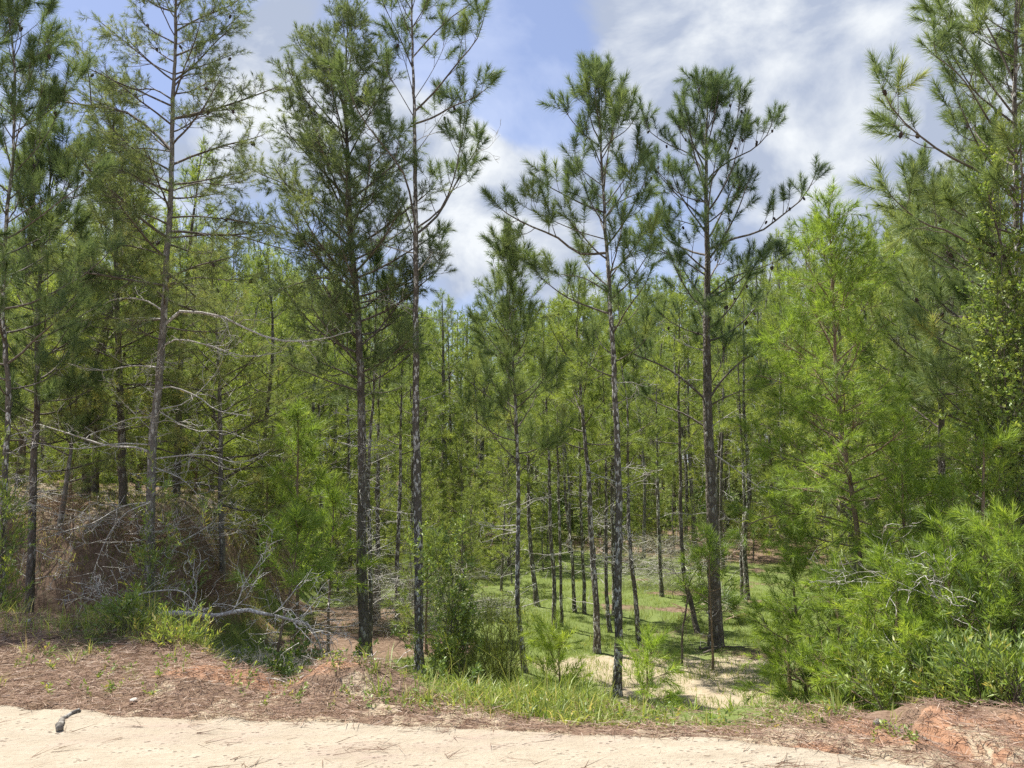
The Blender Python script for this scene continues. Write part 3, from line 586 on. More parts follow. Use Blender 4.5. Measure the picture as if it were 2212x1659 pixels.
# bright soft pine
D = 9.0
H9 = [([(1838,1050),(1790,1030),(1720,990),(1640,960),(1610,950)], .015), ([(1842,1070),(1900,1040),(1960,1010),(1990,1000)], .014), ([(1850,1140),(1800,1120),(1700,1110),(1620,1130),(1590,1150)], .015), ([(1858,1190),(1900,1180),(1980,1150),(2010,1110)], .014),
      ([(1815,880),(1770,850),(1700,830),(1640,810)], .014), ([(1812,800),(1760,770),(1720,740),(1700,700)], .012), ([(1822,950),(1870,900),(1920,880)], .012), ([(1805,650),(1760,600),(1730,540)], .012), ([(1806,640),(1850,600),(1880,560)], .012), ([(1850,1120),(1790,1180),(1700,1200)],.012)]
pine('tall soft yellow green young pine with pale tan bark, right of the sturdy pine', None,
     trunk(D, [(1872,1545),(1866,1350),(1852,1150),(1840,1050),(1826,960),(1815,880),(1808,760),(1804,650),(1796,520),(1790,440)]), width(D, 15), ST_BRIGHT, M_BRIGHT, B_TAN, 13, crown=.36, nl=52, lmax=1.15, el=(0, 58),
     manual=[(line(D, p, sl()), r, .35) for p, r in H9], deadauto=4, tint=.45, wood_mat=B_TAN)
D = 13.5
pine('dark trunked leaning pine between the bright soft pine and the right edge', None,
     trunk(D, [(2048,1250),(2036,1000),(2034,880),(2020,650),(2008,500),(1992,400),(1975,365)]), width(D, 19), ST_LONG, M_LONG, B_DARK, 14, crown=.42, nl=40, lmax=1.9, el=(-5, 55), deadauto=18, tint=.42)
D = 8.6
H11 = [([(2186,440),(2168,400),(2108,367),(2042,333),(1995,300),(1942,253),(1915,215),(1902,185)], .022, .5), ([(2188,340),(2142,270),(2092,187),(2060,150),(2010,115)], .018, .45), ([(2186,250),(2130,170),(2080,100),(2020,45)], .016, .4), ([(2190,560),(2120,540),(2050,500),(1990,480),(1920,420)], .02, .5),
       ([(2190,640),(2120,620),(2040,560),(1960,520)], .018, .5), ([(2188,180),(2150,90),(2110,20),(2080,-20)], .018, .3),([(2192,760),(2120,720),(2050,700),(1960,640)], .016, .5)]
pine('big pine at the right edge with a long limb reaching left into the sky', None,
     trunk(D, [(2206,1500),(2205,1200),(2200,900),(2194,700),(2190,450),(2188,250),(2190,60),(2200,-80),(2204,-200)]), width(D, 23), ST_LONG, M_LONG, B_FLECK, 15, crown=.33, nl=40, lmax=1.45, topx=.4, el=(0, 55),
     manual=[(line(D, p, sl()), r, b) for p, r, b in H11], deadauto=8, tint=.42, cones=26)
pine('dark cone bearing pine partly cut off by the right edge, behind the big edge pine', None,
     trunk(11.5, [(2235,1500),(2232,900),(2225,500),(2215,200),(2205,20),(2200,-60)]), .10, ST_DENSE, M_SHORT, B_DARK, 16, crown=.3, nl=44, lmax=1.6, topx=.4, el=(0, 55), tint=.25, cones=30)
pine('mid height pine in the gap left of the big edge pine, fine needles', None,
     trunk(13.0, [(2120,1430),(2118,900),(2110,500),(2106,300),(2100,180)]), .07, ST_DENSE, M_SHORT, B_DARK, 17, crown=.3, nl=34, lmax=1.5, el=(0, 55), tint=.5, cones=8)
pine('tall pine behind the grey trunked pine, filling the gap on its left side', None,
     trunk(13.0, [(262,1330),(258,900),(250,600),(246,350),(242,170)]), .08, ST_DENSE, M_SHORT, B_DARK, 18, crown=.32, nl=60, lmax=1.6, el=(0, 55), tint=.5, cones=8)
pine('thin pale pine with fine yellowish needles, right of the tall grey trunked pine', None,
     trunk(14.0, [(480,1330),(478,1000),(470,760),(460,620),(455,560)]), .06, ST_SHORT, M_SHORT, B_GREY, 19, crown=.3, nl=52, lmax=1.8, el=(0, 50), tint=.62, deadauto=14)

# ------------------------------------------------------------------ mid-distance slim pines of the clearing
def slim(label, pts, px, seed, top=None, crown=.5, nl=16, lmax=.9, st=ST_MID, mat=None, bark=None, tint=.5, D=None, deadauto=5):
    D = D or dist_of(*pts[0])
    r2 = np.random.default_rng(seed+500)
    pts = list(pts)
    if top: pts.append(top)
    T = trunk(D, pts); T[1:, 1] += r2.normal(0, .05, len(T)-1)
    return pine(label, 'slim pines standing in the grassy clearing', T, width(D, px), st, mat or M_FAR, bark or B_FLECK, seed, crown=crown, nl=nl, lmax=lmax, el=(5, 60), deadauto=deadauto, tint=tint)
slim('slim dark pine nearest right of the very slim pine, curving from its base', [(1160,1310), (1148,1200), (1144,1136), (1142,1000)], 11, 101, (1150,800))
slim('slim flaky pine with a kinked stem, left one of the close pair in the clearing', [(1197,1357), (1196,1240), (1186,1150), (1183,987)], 10, 102, (1172,690))
slim('slim pale speckled pine, right one of the close pair in the clearing', [(1213,1354), (1212,1200), (1205,987), (1203,800)], 7, 103, (1207,650))
slim('slim reddish stemmed pine leaning left, just right of the close pair', [(1242,1322), (1232,1200), (1219,1074), (1213,900)], 8, 104, (1208,720))
slim('thin straight pine standing on the brown litter in the clearing', [(1262,1326), (1258,1190), (1251,1037), (1250,900)], 8, 105, (1262,640))
slim('stouter bent pine between the close pair and the wide crowned pine', [(1290,1412), (1286,1290), (1276,1150), (1272,1049), (1262,900), (1250,760)], 15, 106, (1252,600), lmax=1.3, nl=20)
slim('thin dark wavy pine just left of the wide crowned pine trunk', [(1318,1366), (1310,1270), (1308,1150), (1305,987)], 9, 107, (1300,740))
slim('pine half hidden right behind the wide crowned pine trunk', [(1328,1330), (1326,1200), (1322,987)], 12, 108, (1318,600), nl=18)
slim('thin smooth pine leaning left, next right of the wide crowned pine', [(1380,1397), (1374,1300), (1362,1200), (1356,1062), (1352,900)], 11, 109, (1340,760))
slim('crooked dark pine leaning left in front of the sturdy pine', [(1507,1368), (1496,1310), (1480,1250), (1471,1161), (1468,987), (1465,850)], 11, 110, (1470,640), bark=B_DARK)
slim('flaky pine right of the saw palmetto with a pale upper stem', [(1614,1296), (1612,1200), (1616,1120), (1624,1060), (1612,860)], 12, 111, (1606,620))
slim('thin pine twin just left of the pale stemmed pine by the saw palmetto', [(1604,1294), (1605,1180), (1608,1100), (1600,900)], 8, 112, (1590,700))
slim('slender dark pine just right behind the sturdy pine', [(1562,1236), (1558,1150), (1556,1086), (1560,900)], 9, 113, (1566,640), bark=B_DARK)
slim('pale flecked pine left of the thick brown trunk', [(759,1282), (757,1150), (754,987), (750,850)], 10, 114, (748,640))
slim('white speckled pine standing beyond the sunny bank left of the thick brown trunk', [(697,1278), (696,1200), (693,1080), (690,930)], 10, 115, (688,700))
slim('speckled pine stem close right of the thick brown trunk', [(808,1350), (815,1200), (818,1050), (820,900)], 11, 116, (826,650))
slim('speckled pine stem in front of the grey brush', [(859,1356), (860,1250), (863,1161), (866,1000)], 11, 117, (868,700))
slim('flecked pine between the grey brush and the airy pine', [(888,1310), (889,1180), (891,1062), (888,900)], 9, 118, (884,700))
slim('thick dark distant pine right of the airy pine', [(958,1190), (957,1100), (960,1000), (958,880)], 18, 119, (955,640), bark=B_DARK, nl=22, lmax=1.8)
slim('thin flaky pine leaning in beside the thick dark distant pine', [(985,1180), (980,1080), (977,987), (972,850)], 10, 120, (968,650))
slim('pale double looking pine left of the very slim pine', [(1043,1180), (1042,1080), (1042,987), (1045,850)], 14, 121, (1048,690), nl=20, lmax=1.6)
slim('thin dark pine on the slope foot left of the speckled stems', [(643,1195), (638,1140), (635,1087), (640,950)], 9, 122, (645,800), bark=B_DARK)
slim('tall background pine with small tufts against the sky, above the very slim pine', [(1104,1195), (1102,1000), (1098,800), (1096,640)], 13, 123, (1096,512), nl=26, lmax=2.4, st=ST_FAR, crown=.55, tint=.2)
slim('thin pine showing against the dark brush left of the sturdy pine', [(1430,1290), (1425,1180), (1420,1000)], 9, 124, (1418,760))
slim('forked grey stemmed pine left of the sturdy pine, in the shade', [(1500,1190), (1497,1100), (1490,960)], 10, 125, (1486,700), bark=B_GREY)
slim('speckled pine behind the soft bright pine branches', [(1700,1200), (1696,1100), (1690,980)], 12, 126, (1684,640), nl=20, lmax=1.5)

# ------------------------------------------------------------------ copies: the deep stand
def proto(seed, h, st, mat, bark, crown, nl, lmax, r0, el=(0, 55), bend=.15, dens=1.0, tint=.5):
    rng = np.random.default_rng(seed)
    T = np.array([[0, 0, -.3], [rng.normal()*bend*.5, rng.normal()*bend*.5, h*.33], [rng.normal()*bend, rng.normal()*bend, h*.66], [rng.normal()*bend, rng.normal()*bend, h]])
    P, R = trunk_tube(rng, T, r0, .008, step=.3); tb = Tubes(); tb.add(P, R, 8); V, F = tb.arrays(bark=.12)
    o1 = tri_mesh('trunk', V, F, bark, smooth=True)
    w = Tubes(); sh = []; n = len(P); az = 0
    for k in range(nl):
        t = (k+rng.random()*.7)/nl; i = int((crown+(1-crown)*t*.97)*(n-1)); az += 2.4+rng.normal()*.35
        l = lmax*(min(1, .6+2*t)*(1-t)**.75+.12)*rng.uniform(.7, 1.15); e = math.radians(el[0]+(el[1]-el[0])*t+rng.normal()*8)
        d = np.array([math.cos(az)*math.cos(e), math.sin(az)*math.cos(e), math.sin(e)])
        grow_limb(rng, crooked(rng, P[i], d, l, 10, st['up']*.8, .05), st, w, sh, max(.008, .010*l), tint=tint+.15*(.5-t), dens=dens)
    for k in range(10):
        i = int(rng.uniform(.15, max(.2, crown))*(n-1)); a = rng.random()*6.28
        grow_limb(rng, crooked(rng, P[i], np.array([math.cos(a), math.sin(a), .1]), rng.uniform(.3, .9), 10, -.1, .12), dict(sub=3, sublen=.2), w, None, .008, dead=True)
    for j in range(3): sh.append((P[-1]-UP*.14*j, UP+rng.normal(size=3)*.1, st['slen']*1.3, tint))
    V, F = w.arrays(); o2 = tri_mesh('branches', V, F, B_LIMB, smooth=True)
    V, F, tt = needle_arrays(sh, st, rng); o3 = tri_mesh('crown', V, F, mat, tint=tt)
    me = [o.data for o in (o1, o2, o3)]; [bpy.data.objects.remove(o) for o in (o1, o2, o3)]
    return me, h
protos_slim = [proto(200+k, 9.5, ST_FAR, M_FAR, (B_FLECK, B_DARK, B_FLECK, B_GREY, B_DARK)[k], .29+.05*(k % 3), 34, 1.7, .075, (-5, 55)) for k in range(5)]
protos_full = [proto(220+k, 8, ST_FAR, M_FAR, B_DARK, .12+.06*(k % 3), 44, 1.9, .08, (-5, 50), dens=1.15) for k in range(4)]
ST_SOFT = dict(ST_FAR, nlen=.15, w=.012, n=22, sub=5, shoot=4.5)
protos_soft = [proto(240+k, 6.5, ST_SOFT, M_FAR, B_GREY, .08+.08*(k % 3), 44, 1.7, .06, (-8, 45), dens=1.1, tint=.6) for k in range(4)]
def place(meshes, name, label, cat, group, loc, s, rz, tilt=(0, 0), names=('trunk', 'branches', 'crown')):
    r = empty(name, loc); r.scale = (s[0], s[0], s[1]); r.rotation_euler = (tilt[0], tilt[1], rz); tag(r, label, cat, group)
    for nm, me in zip(names, meshes):
        c = bpy.data.objects.new(nm, me); COL.objects.link(c); c.parent = r
    return r
SKU = [-300, 0, 150, 260, 420, 520, 600, 760, 900, 980, 1060, 1200, 1260, 1400, 1600, 1700, 1760, 1860, 1940, 2050, 2212, 2500]
SKV = [430, 460, 440, 400, 440, 480, 540, 580, 650, 665, 650, 640, 600, 600, 560, 470, 455, 450, 420, 380, 330, 300]
def skyline_h(x, y, u, extra):
    v = np.interp(u, SKU, SKV)+extra; return W(u, v, y)[2]-float(height(x, y))
def px_of(x, y, z):
    dz = z-1.6; f = y*math.cos(PITCH)+dz*math.sin(PITCH); b = -y*math.sin(PITCH)+dz*math.cos(PITCH)
    return 1106+x/f*FPX, 829.5-b/f*FPX
rb = np.random.default_rng(4242)
pts_bg = []
def far_enough(x, y, dmin): return all((x-a)**2+(y-b)**2 > dmin*dmin for a, b in pts_bg)
gaps = [(70, 'at the left edge'), (165, 'behind the second pine from left'), (330, 'left of the tall grey trunked pine'), (480, 'just right of the tall grey trunked pine'), (640, 'between the grey trunked pine and brown trunk'), (780, 'just left of the thick brown trunk'),
        (900, 'between the thick brown trunk and the airy pine'), (1000, 'just right of the airy pine'), (1110, 'left of the very slim pine'), (1220, 'just right of the very slim pine'), (1330, 'just left of the wide crowned pine'), (1430, 'just right of the wide crowned pine'), (1530, 'just left of the sturdy pine'),
        (1640, 'just right of the sturdy pine'), (1760, 'left of the tall soft pine'), (1880, 'behind the tall soft pine'), (2030, 'left of the dark leaning pine'), (2140, 'right of the dark leaning pine'), (9999, 'behind the right edge pine')]
def where(u): return next(t for a, t in gaps if u < a)
nbg = 0; tries = 0
while nbg < 262 and tries < 9000:
    tries += 1
    y = 14.5+38*rb.random()**.8; x = rb.uniform(-1, 1)*(.70*y+2.5)
    z = float(height(x, y)); u, v = px_of(x, y, z)
    if y < 16 and -80 < u < 1640: continue
    if 1110 < u < 1790 and v > 1212: continue
    if 640 < u <= 1110 and v > 1225: continue
    if u <= 640 and (y < 15.5 or (y < 19 and u > 420)): continue
    dmin = .95+.03*y if u > 640 else 1.25+.02*y
    if not far_enough(x, y, dmin): continue
    zone = 'left' if u < 640 else ('mid' if u < 1640 else 'right')
    pts_bg.append((x, y))
    near = np.clip((34-y)/20, 0, 1)
    pf = {'left': (.55, .45, 0), 'mid': (.22, .33, .45), 'right': (.25, .45, .3)}[zone]
    kd = int(rb.choice(3, p=pf)); P = (protos_soft, protos_full, protos_slim)[kd]; P = P[rb.integers(len(P))]
    hk = kd; yk = y
    hh = skyline_h(x, y, u, rb.uniform(0, 60)+near*rb.uniform(20, 260)*(rb.random() < .8)+(120*rb.random() if kd == 0 and zone == 'mid' else 0))
    hh = float(np.clip(hh, 3.5, 13.5)); lb = ('tall ' if hh > 8.8 else 'low ')+('fine needled', 'full crowned', 'slim')[hk]+' pine, '+('front', 'middle', 'rear')[0 if yk < 24 else (1 if yk < 36 else 2)]+' of the stand, '+where(u); sz = hh/P[1]; sx = float(np.clip(sz, .75, 1.15))*rb.uniform(.9, 1.1)
    if len(lb.split()) > 16: lb = lb.replace(' of the stand', ' row')
    if len(lb.split()) > 16: lb = lb.replace('fine needled', 'soft')
    place(P[0], 'pine_tree', lb, 'pine tree', 'stand pines '+where(u), (x, y, z), (sx, sz), rb.random()*6.28, (rb.normal()*.02, rb.normal()*.02)); nbg += 1

for (x, y, h, k) in [(-9.9, 12.2, 7.5, 0), (-11.2, 14, 8, 1), (-8.7, 16.2, 8, 2), (-10.8, 17, 9, 3), (-6.9, 16.0, 7.5, 0), (-5.6, 17.4, 7, 1), (-8.0, 14.6, 6.5, 2)]:  # pines added so their crowns shade the bank, the leftmost outside the view
    z = float(height(x, y)); u, _ = px_of(x, y, z); P = protos_full[k]; pts_bg.append((x, y))
    place(P[0], 'pine_tree', 'full crowned pine %s the bank crest, %s' % ('on' if y < 16.5 else 'just behind', where(u)), 'pine tree', 'pines added to shade the bank', (x, y, z), (1.0, h/P[1]), k*1.7+x)

# knee to head high young pines between the stems
k = 0
while k < 34:
    if k < 20: y = rb.uniform(16.5, 27); u0 = rb.uniform(620, 1115)
    else: y = rb.uniform(23, 31); u0 = rb.uniform(1120, 1760)
    p = W(u0, 1100, y); x = p[0]; z = float(height(x, y))
    if not far_enough(x, y, .7): continue
    pts_bg.append((x, y)); P = protos_soft[rb.integers(4)]; hh = rb.uniform(1.6, 4.4) if k < 20 else rb.uniform(1.2, 3.2); k += 1
    place(P[0], 'young_pine', ('head high' if hh < 2.6 else 'taller')+' young pine among the stems, '+where(u0), 'young pine', 'young pines '+where(u0), (x, y, z), (max(.38, hh/P[1]), hh/P[1]), rb.random()*6.28)

# the woods farther back read as one mass
def far_woods():
    rng = np.random.default_rng(9); S = []; tb = Tubes()
    for k in range(560):
        y = rng.uniform(52, 92); x = rng.uniform(-1, 1)*(.72*y+4); z = float(height(x, y)); u, _ = px_of(x, y, z)
        h = min(16., max(5., skyline_h(x, y, u, rng.uniform(0, 45))))
        tb.add(np.array([[x, y, z-.2], [x+rng.normal()*.1, y, z+h*.5], [x+rng.normal()*.2, y, z+h]]), np.array([.12, .08, .02]), 5)
        for j in range(70):
            t = rng.uniform(.18, 1); a = rng.random()*6.28; r = 2.2*(1.05-t)**.7*rng.uniform(.2, 1)
            S.append((np.array([x+r*math.cos(a), y+r*math.sin(a), z+h*t]), np.array([math.cos(a), math.sin(a), .8]), .4, np.clip(.45+rng.normal()*.2, 0, 1)))
    V, F, tt = needle_arrays(S, dict(n=9, nlen=.42, w=.07, spread=(25, 80)), rng)
    r = empty('distant_woods', (0, 60, 0)); tag(r, 'far pine woods closing the view behind the stand', 'woods', kind='stuff')
    tri_mesh('foliage', V, F, M_FAR, r, (0, 60, 0), tint=tt); V, F = tb.arrays(); tri_mesh('trunks', V, F, B_DARK, r, (0, 60, 0), smooth=True)
far_woods()

# ------------------------------------------------------------------ leaves, shrubs, young pines
def leaf_arrays(S, st, rng):
    pos = np.array([a[0] for a in S]); dr = norm(np.array([a[1] for a in S])); ln = np.array([a[2] for a in S]); ti = np.array([a[3] for a in S]); m = len(S); n = st['n']
    ref = np.where(np.abs(dr[:, 2:3]) < .9, [[0, 0, 1.]], [[1., 0, 0]]); U = norm(np.cross(dr, ref)); B = np.cross(dr, U)
    t = (np.arange(n)+rng.random((m, n)))/n; az = rng.random((m, n))*6.28; sp = np.radians(rng.uniform(*st['spread'], (m, n)))
    nd = norm(dr[:, None]*np.cos(sp)[..., None]+(U[:, None]*np.cos(az)[..., None]+B[:, None]*np.sin(az)[..., None])*np.sin(sp)[..., None]+UP*st.get('lift', .1))
    base = pos[:, None]+dr[:, None]*(ln[:, None]*t)[..., None]; nl = (st['nlen']*(.6+.6*rng.random((m, n))))[..., None]
    wv = norm(np.cross(nd, rng.normal(size=(m, n, 3))+UP*.8))*st['w']*.5*(nl/st['nlen']); fold = np.cross(wv, nd); fold = norm(fold)*st['w']*.18
    V = np.stack([base, base+nd*nl*.45+wv+fold, base+nd*nl, base+nd*nl*.45-wv+fold], 2).reshape(-1, 3)
    i = np.arange(m*n)*4; F = np.concatenate([np.stack([i, i+1, i+2], 1), np.stack([i, i+2, i+3], 1)])
    return V, F, np.repeat((ti[:, None]+rng.normal(0, .13, (m, n))).clip(0, 1).reshape(-1), 4)
L_HOLLY = dict(n=13, nlen=.032, w=.016, spread=(30, 85), slen=.12, sub=8, sublen=.36, shoot=9, up=.3, twig=.0018)
L_WILLOW = dict(n=12, nlen=.075, w=.016, spread=(20, 60), slen=.16, sub=8, sublen=.34, shoot=7, up=.5, twig=.002)
L_ROUND = dict(n=12, nlen=.05, w=.026, spread=(30, 80), slen=.13, sub=7, sublen=.4, shoot=7, up=.3, twig=.002)
L_FAR = dict(n=9, nlen=.085, w=.05, spread=(30, 85), slen=.22, sub=5, sublen=.45, shoot=5, up=.3, twig=.003)
ST_BROOM = dict(n=46, nlen=.035, w=.004, spread=(12, 45), slen=.26, sub=7, sublen=.24, shoot=6, up=.9, twig=.0016)
def shrub(name, label, cat, base, nst, h, spread, st, mat, seed, wood=None, leaf=True, tint=.5, r0=.008, group=None, bare=.15, dens=1, lean=(0, 0), wob=.08, part='leaves'):
    rng = np.random.default_rng(seed); base = np.array(base, float); root = empty(name, base); tag(root, label, cat, group); sh = []
    for k in range(nst):
        a = rng.random()*6.28; q = spread*math.sqrt(rng.random()); d = np.array([math.cos(a)*q+lean[0], math.sin(a)*q+lean[1], 1.])
        p = base+np.array([rng.normal()*.05, rng.normal()*.05, -.03])*(1+spread)
        w = Tubes(); grow_limb(rng, crooked(rng, p, d, h*rng.uniform(.65, 1.1)*np.linalg.norm(d)**.3, 10, .15, wob), st, w, sh, r0, bare=bare, tint=tint, dens=dens)
        w.build('stem', wood or B_LIMB, root, base)
    V, F, tt = (leaf_arrays if leaf else needle_arrays)(sh, st, rng); tri_mesh(part, V, F, mat, root, base, tint=tt)
    return root
def at_uv(u, D): p = W(u, 1100, D); return np.array([p[0], D, float(height(p[0], D))])
def hgt(u, D, v): return W(u, v, D)[2]-float(height(W(u, v, D)[0], D))

shrub('holly_shrub', 'tall loose shrub with tiny glossy leaves right of the airy pine', 'shrub', at_uv(985, 9.0), 9, hgt(985, 9.0, 1150), .20, dict(L_HOLLY, nlen=.042, w=.022), M_LEAF, 301, tint=.8, dens=1.0)
shrub('broom_shrub', 'wiry yellow green broom like bush beside the tall small leaved shrub', 'shrub', at_uv(1065, 9.2), 26, hgt(1075, 9.4, 1320), .26, ST_BROOM, M_BROOM, 302, leaf=False, tint=.8, r0=.004, bare=.3, wob=.05)
shrub('broom_shrub', 'greener broom like bush at the foot of the airy pine', 'shrub', at_uv(950, 9.2), 7, hgt(950, 9.2, 1330), .2, ST_BROOM, M_BROOM, 303, leaf=False, tint=.75, r0=.004, bare=.2, wob=.05)
shrub('leafy_shrub', 'low bright shrub with pointed leaves at the crest below the fallen dead limb', 'shrub', at_uv(290, 7.3), 15, hgt(290, 7.3, 1330), .9, dict(L_WILLOW, nlen=.06, w=.014), M_LEAF, 304, tint=.68)
shrub('leafy_shrub', 'small bright shrub with pointed leaves right of the crest shrub, near the clay hump', 'shrub', at_uv(385, 7.0), 14, hgt(385, 7.0, 1390), .9, dict(L_WILLOW, nlen=.055, w=.013), M_LEAF, 305, tint=.70)
shrub('leafy_shrub', 'dark rounded shrub with glossy oval leaves left of the thick brown trunk', 'shrub', at_uv(600, 8.8), 20, hgt(600, 8.8, 1395), .9, L_ROUND, M_LEAF, 306, tint=.55)
shrub('leafy_shrub', 'little oval leaved shrub at the foot of the tall small leaved shrub', 'shrub', at_uv(960, 7.2), 12, .4, .7, L_ROUND, M_LEAF, 307, tint=.7)
shrub('climbing_vine', 'vine with pointed leaves climbing the foot of the tall grey trunked pine', 'vine', at_uv(352, 10.4), 8, hgt(352, 10.4, 1040), .05, L_WILLOW, M_LEAF, 308, tint=.72, dens=.6, r0=.005, wob=.05)
shrub('climbing_vine', 'leafy vine around the foot of the pine at the left edge', 'vine', at_uv(12, 9.3), 7, hgt(12, 9.3, 980), .03, L_WILLOW, M_LEAF, 309, tint=.6, dens=.6, r0=.005, wob=.03)
shrub('climbing_vine', 'yellowing vine hanging on the big pine at the right edge', 'vine', at_uv(2185, 8.4), 12, hgt(2185, 8.4, 330), .02, L_ROUND, M_LEAF, 310, tint=.75, r0=.006, wob=.018)
k = 0
for (u, D, v, n, sp, tn, lb) in [(2165, 6.0, 1420, 18, .6, .6, 'willowy shrub at the lower right corner above the red clay'), (2060, 6.4, 1410, 18, .6, .6, 'willowy shrub left of the corner shrub over the gully'), (1960, 6.9, 1400, 16, .6, .6, 'willowy shrub straight above the mouth of the red gully'),
                       (1880, 7.7, 1400, 14, .5, .55, 'darker willowy shrub left of the gully, under the bright pine'), (2225, 6.8, 1220, 18, .35, .55, 'tall leafy shrub cut by the right edge'), (1790, 8.9, 1410, 9, .5, .5, 'leafy shrub at the outer left foot of the right thicket'),
                       (2000, 9.8, 1220, 14, .35, .4, 'dark leafy shrub behind the young pines of the right thicket'), (2160, 9.8, 1040, 18, .3, .4, 'tall dark leafy shrub beside the big edge pine')]:
    k += 1; shrub('willowy_shrub', lb, 'shrub', at_uv(u, D), n, hgt(u, D, v), sp, dict(L_WILLOW, nlen=.075), M_LEAF, 320+k, tint=tn)

def young(label, u, D, vtop, px, seed, lmax=.7, nl=24, crown=.12, st=ST_BRIGHT, mat=None, tint=.5, lean=0, bark=None, name='young_pine', deadauto=2, group=None, vb=None):
    g = at_uv(u, D); z0 = g[2]; hT = hgt(u, D, vtop); p = [g, g+np.array([lean*.35, 0, hT*.4]), g+np.array([lean*.8, .03, hT*.75]), g+np.array([lean, 0, hT])]
    return pine(label, group, np.array(p), width(D, px), st, mat or M_BRIGHT, bark or B_TAN, seed, crown=crown, nl=nl, lmax=lmax, el=(5, 60), tint=tint, name=name, cat='young pine', deadauto=deadauto, wood_mat=B_TAN)
yl = [('bushy light green young pine at the left side of the right thicket', 1730, 9.6, 1230, 12, .8, 26), ('young pine with drooping light needles below the tall soft pine', 1800, 8.3, 1240, 12, .75, 28), ('short young pine low in the right thicket left of the forked bleached stem', 1905, 7.4, 1230, 12, .75, 28),
      ('young pine with feathery upright leader in the middle of the right thicket', 1975, 8.4, 1000, 16, .9, 34), ('dense young pine over the gully with a thin reddish stem', 2045, 7.2, 1190, 13, .8, 30), ('taller young pine with a pale twisted stem near the right edge', 2110, 8.0, 950, 20, 1.0, 36),
      ('young pine at the right edge just above the corner shrub', 2185, 7.0, 1130, 14, .8, 30), ('small bright pine at the inner rim of the right thicket', 1690, 11.0, 1310, 9, .55, 18)]
for k, (lb, u, D, v, px, lm, n) in enumerate(yl): young(lb, u, D, v, px, 400+k, lm, int(n*.85), tint=.45+.1*(k % 3), lean=.12*((k % 3)-1), crown=.08)
young('little bright seedling pine left of the sand patch in front of the slim trunks', 1205, 8.6, 1365, 5, 430, .3, 14, crown=.2, tint=.7)
young('little bright seedling pine right of the wide crowned pine trunk', 1392, 8.2, 1400, 5, 431, .2, 9, crown=.35, tint=.7)
young('small young pine with a thin bent stem and a cap of needles by the bank', 592, 9.4, 1130, 9, 432, .5, 14, crown=.62, st=ST_MID, mat=M_BRIGHT, tint=.45, lean=.3, deadauto=8)
young('bright young pine with long hanging needles above the bank slope', 650, 13.0, 890, 9, 433, .55, 20, crown=.5, st=ST_MID, mat=M_BRIGHT, tint=.35, lean=-.1)
young('bushy bright young pine just left of the thick brown trunk', 718, 11.8, 1060, 8, 434, .6, 16, crown=.45, st=ST_MID, mat=M_BRIGHT, tint=.5)
young('low green young pine on the bank side beneath the taller bright one', 575, 16.5, 1010, 9, 435, .9, 22, crown=.4, st=ST_MID, mat=M_FAR, tint=.6)
young('small pine in the shade behind the airy pine', 925, 13.5, 1170, 6, 437, .6, 16, crown=.3, st=ST_MID, mat=M_FAR, tint=.5)
young('small tufted pine right in front of the sturdy pine trunk', 1530, 12.4, 1170, 5, 438, .45, 9, crown=.55, st=ST_MID, mat=M_BRIGHT, tint=.3)
young('soft young pine low at the left end of the bank', 150, 13.8, 980, 7, 439, .7, 12, crown=.4, st=ST_BRIGHT, mat=M_FAR, tint=.5)
young('soft young pine on the bank face behind the grey trunked pine', 420, 17.5, 960, 7, 440, .9, 18, crown=.25, st=ST_BRIGHT, mat=M_FAR, tint=.5)

# undergrowth shrubs of the stand: three kinds, then copies
bp = []
for k in range(4):
    r = shrub('undergrowth_shrub', 'x', 'shrub', (0, 0, 0), 16, 1.3, .8, L_FAR, M_LEAFD if k % 2 else M_LEAF, 350+k, tint=.4)
    V = [c for c in r.children]; lv = [c.data for c in V if c.name.startswith('leaves')]
    for c in V: bpy.data.objects.remove(c)
    bpy.data.objects.remove(r); bp.append(lv)
spots = []
rq = np.random.default_rng(31); cnt = 0
while cnt < 90:
    y = rq.uniform(17, 44); x = rq.uniform(-1, 1)*(.7*y+1); z = float(height(x, y)); u, v = px_of(x, y, z)
    if 660 < u < 1760 and v > 1190: continue
    if y < 19 and u < 640: continue
    s = rq.uniform(.5, 1.5); kb = rq.integers(4); lb = ('bright', 'dark')[kb % 2]+' undergrowth bush '+('near', 'deep')[int(y > 28)]+' in the stand, '+where(u)
    place(bp[kb], 'undergrowth_shrub', lb, 'bush', 'undergrowth '+where(u), (x, y, z), (s, s*rq.uniform(.7, 1.1)), rq.random()*6.28, names=('leaves',)); cnt += 1

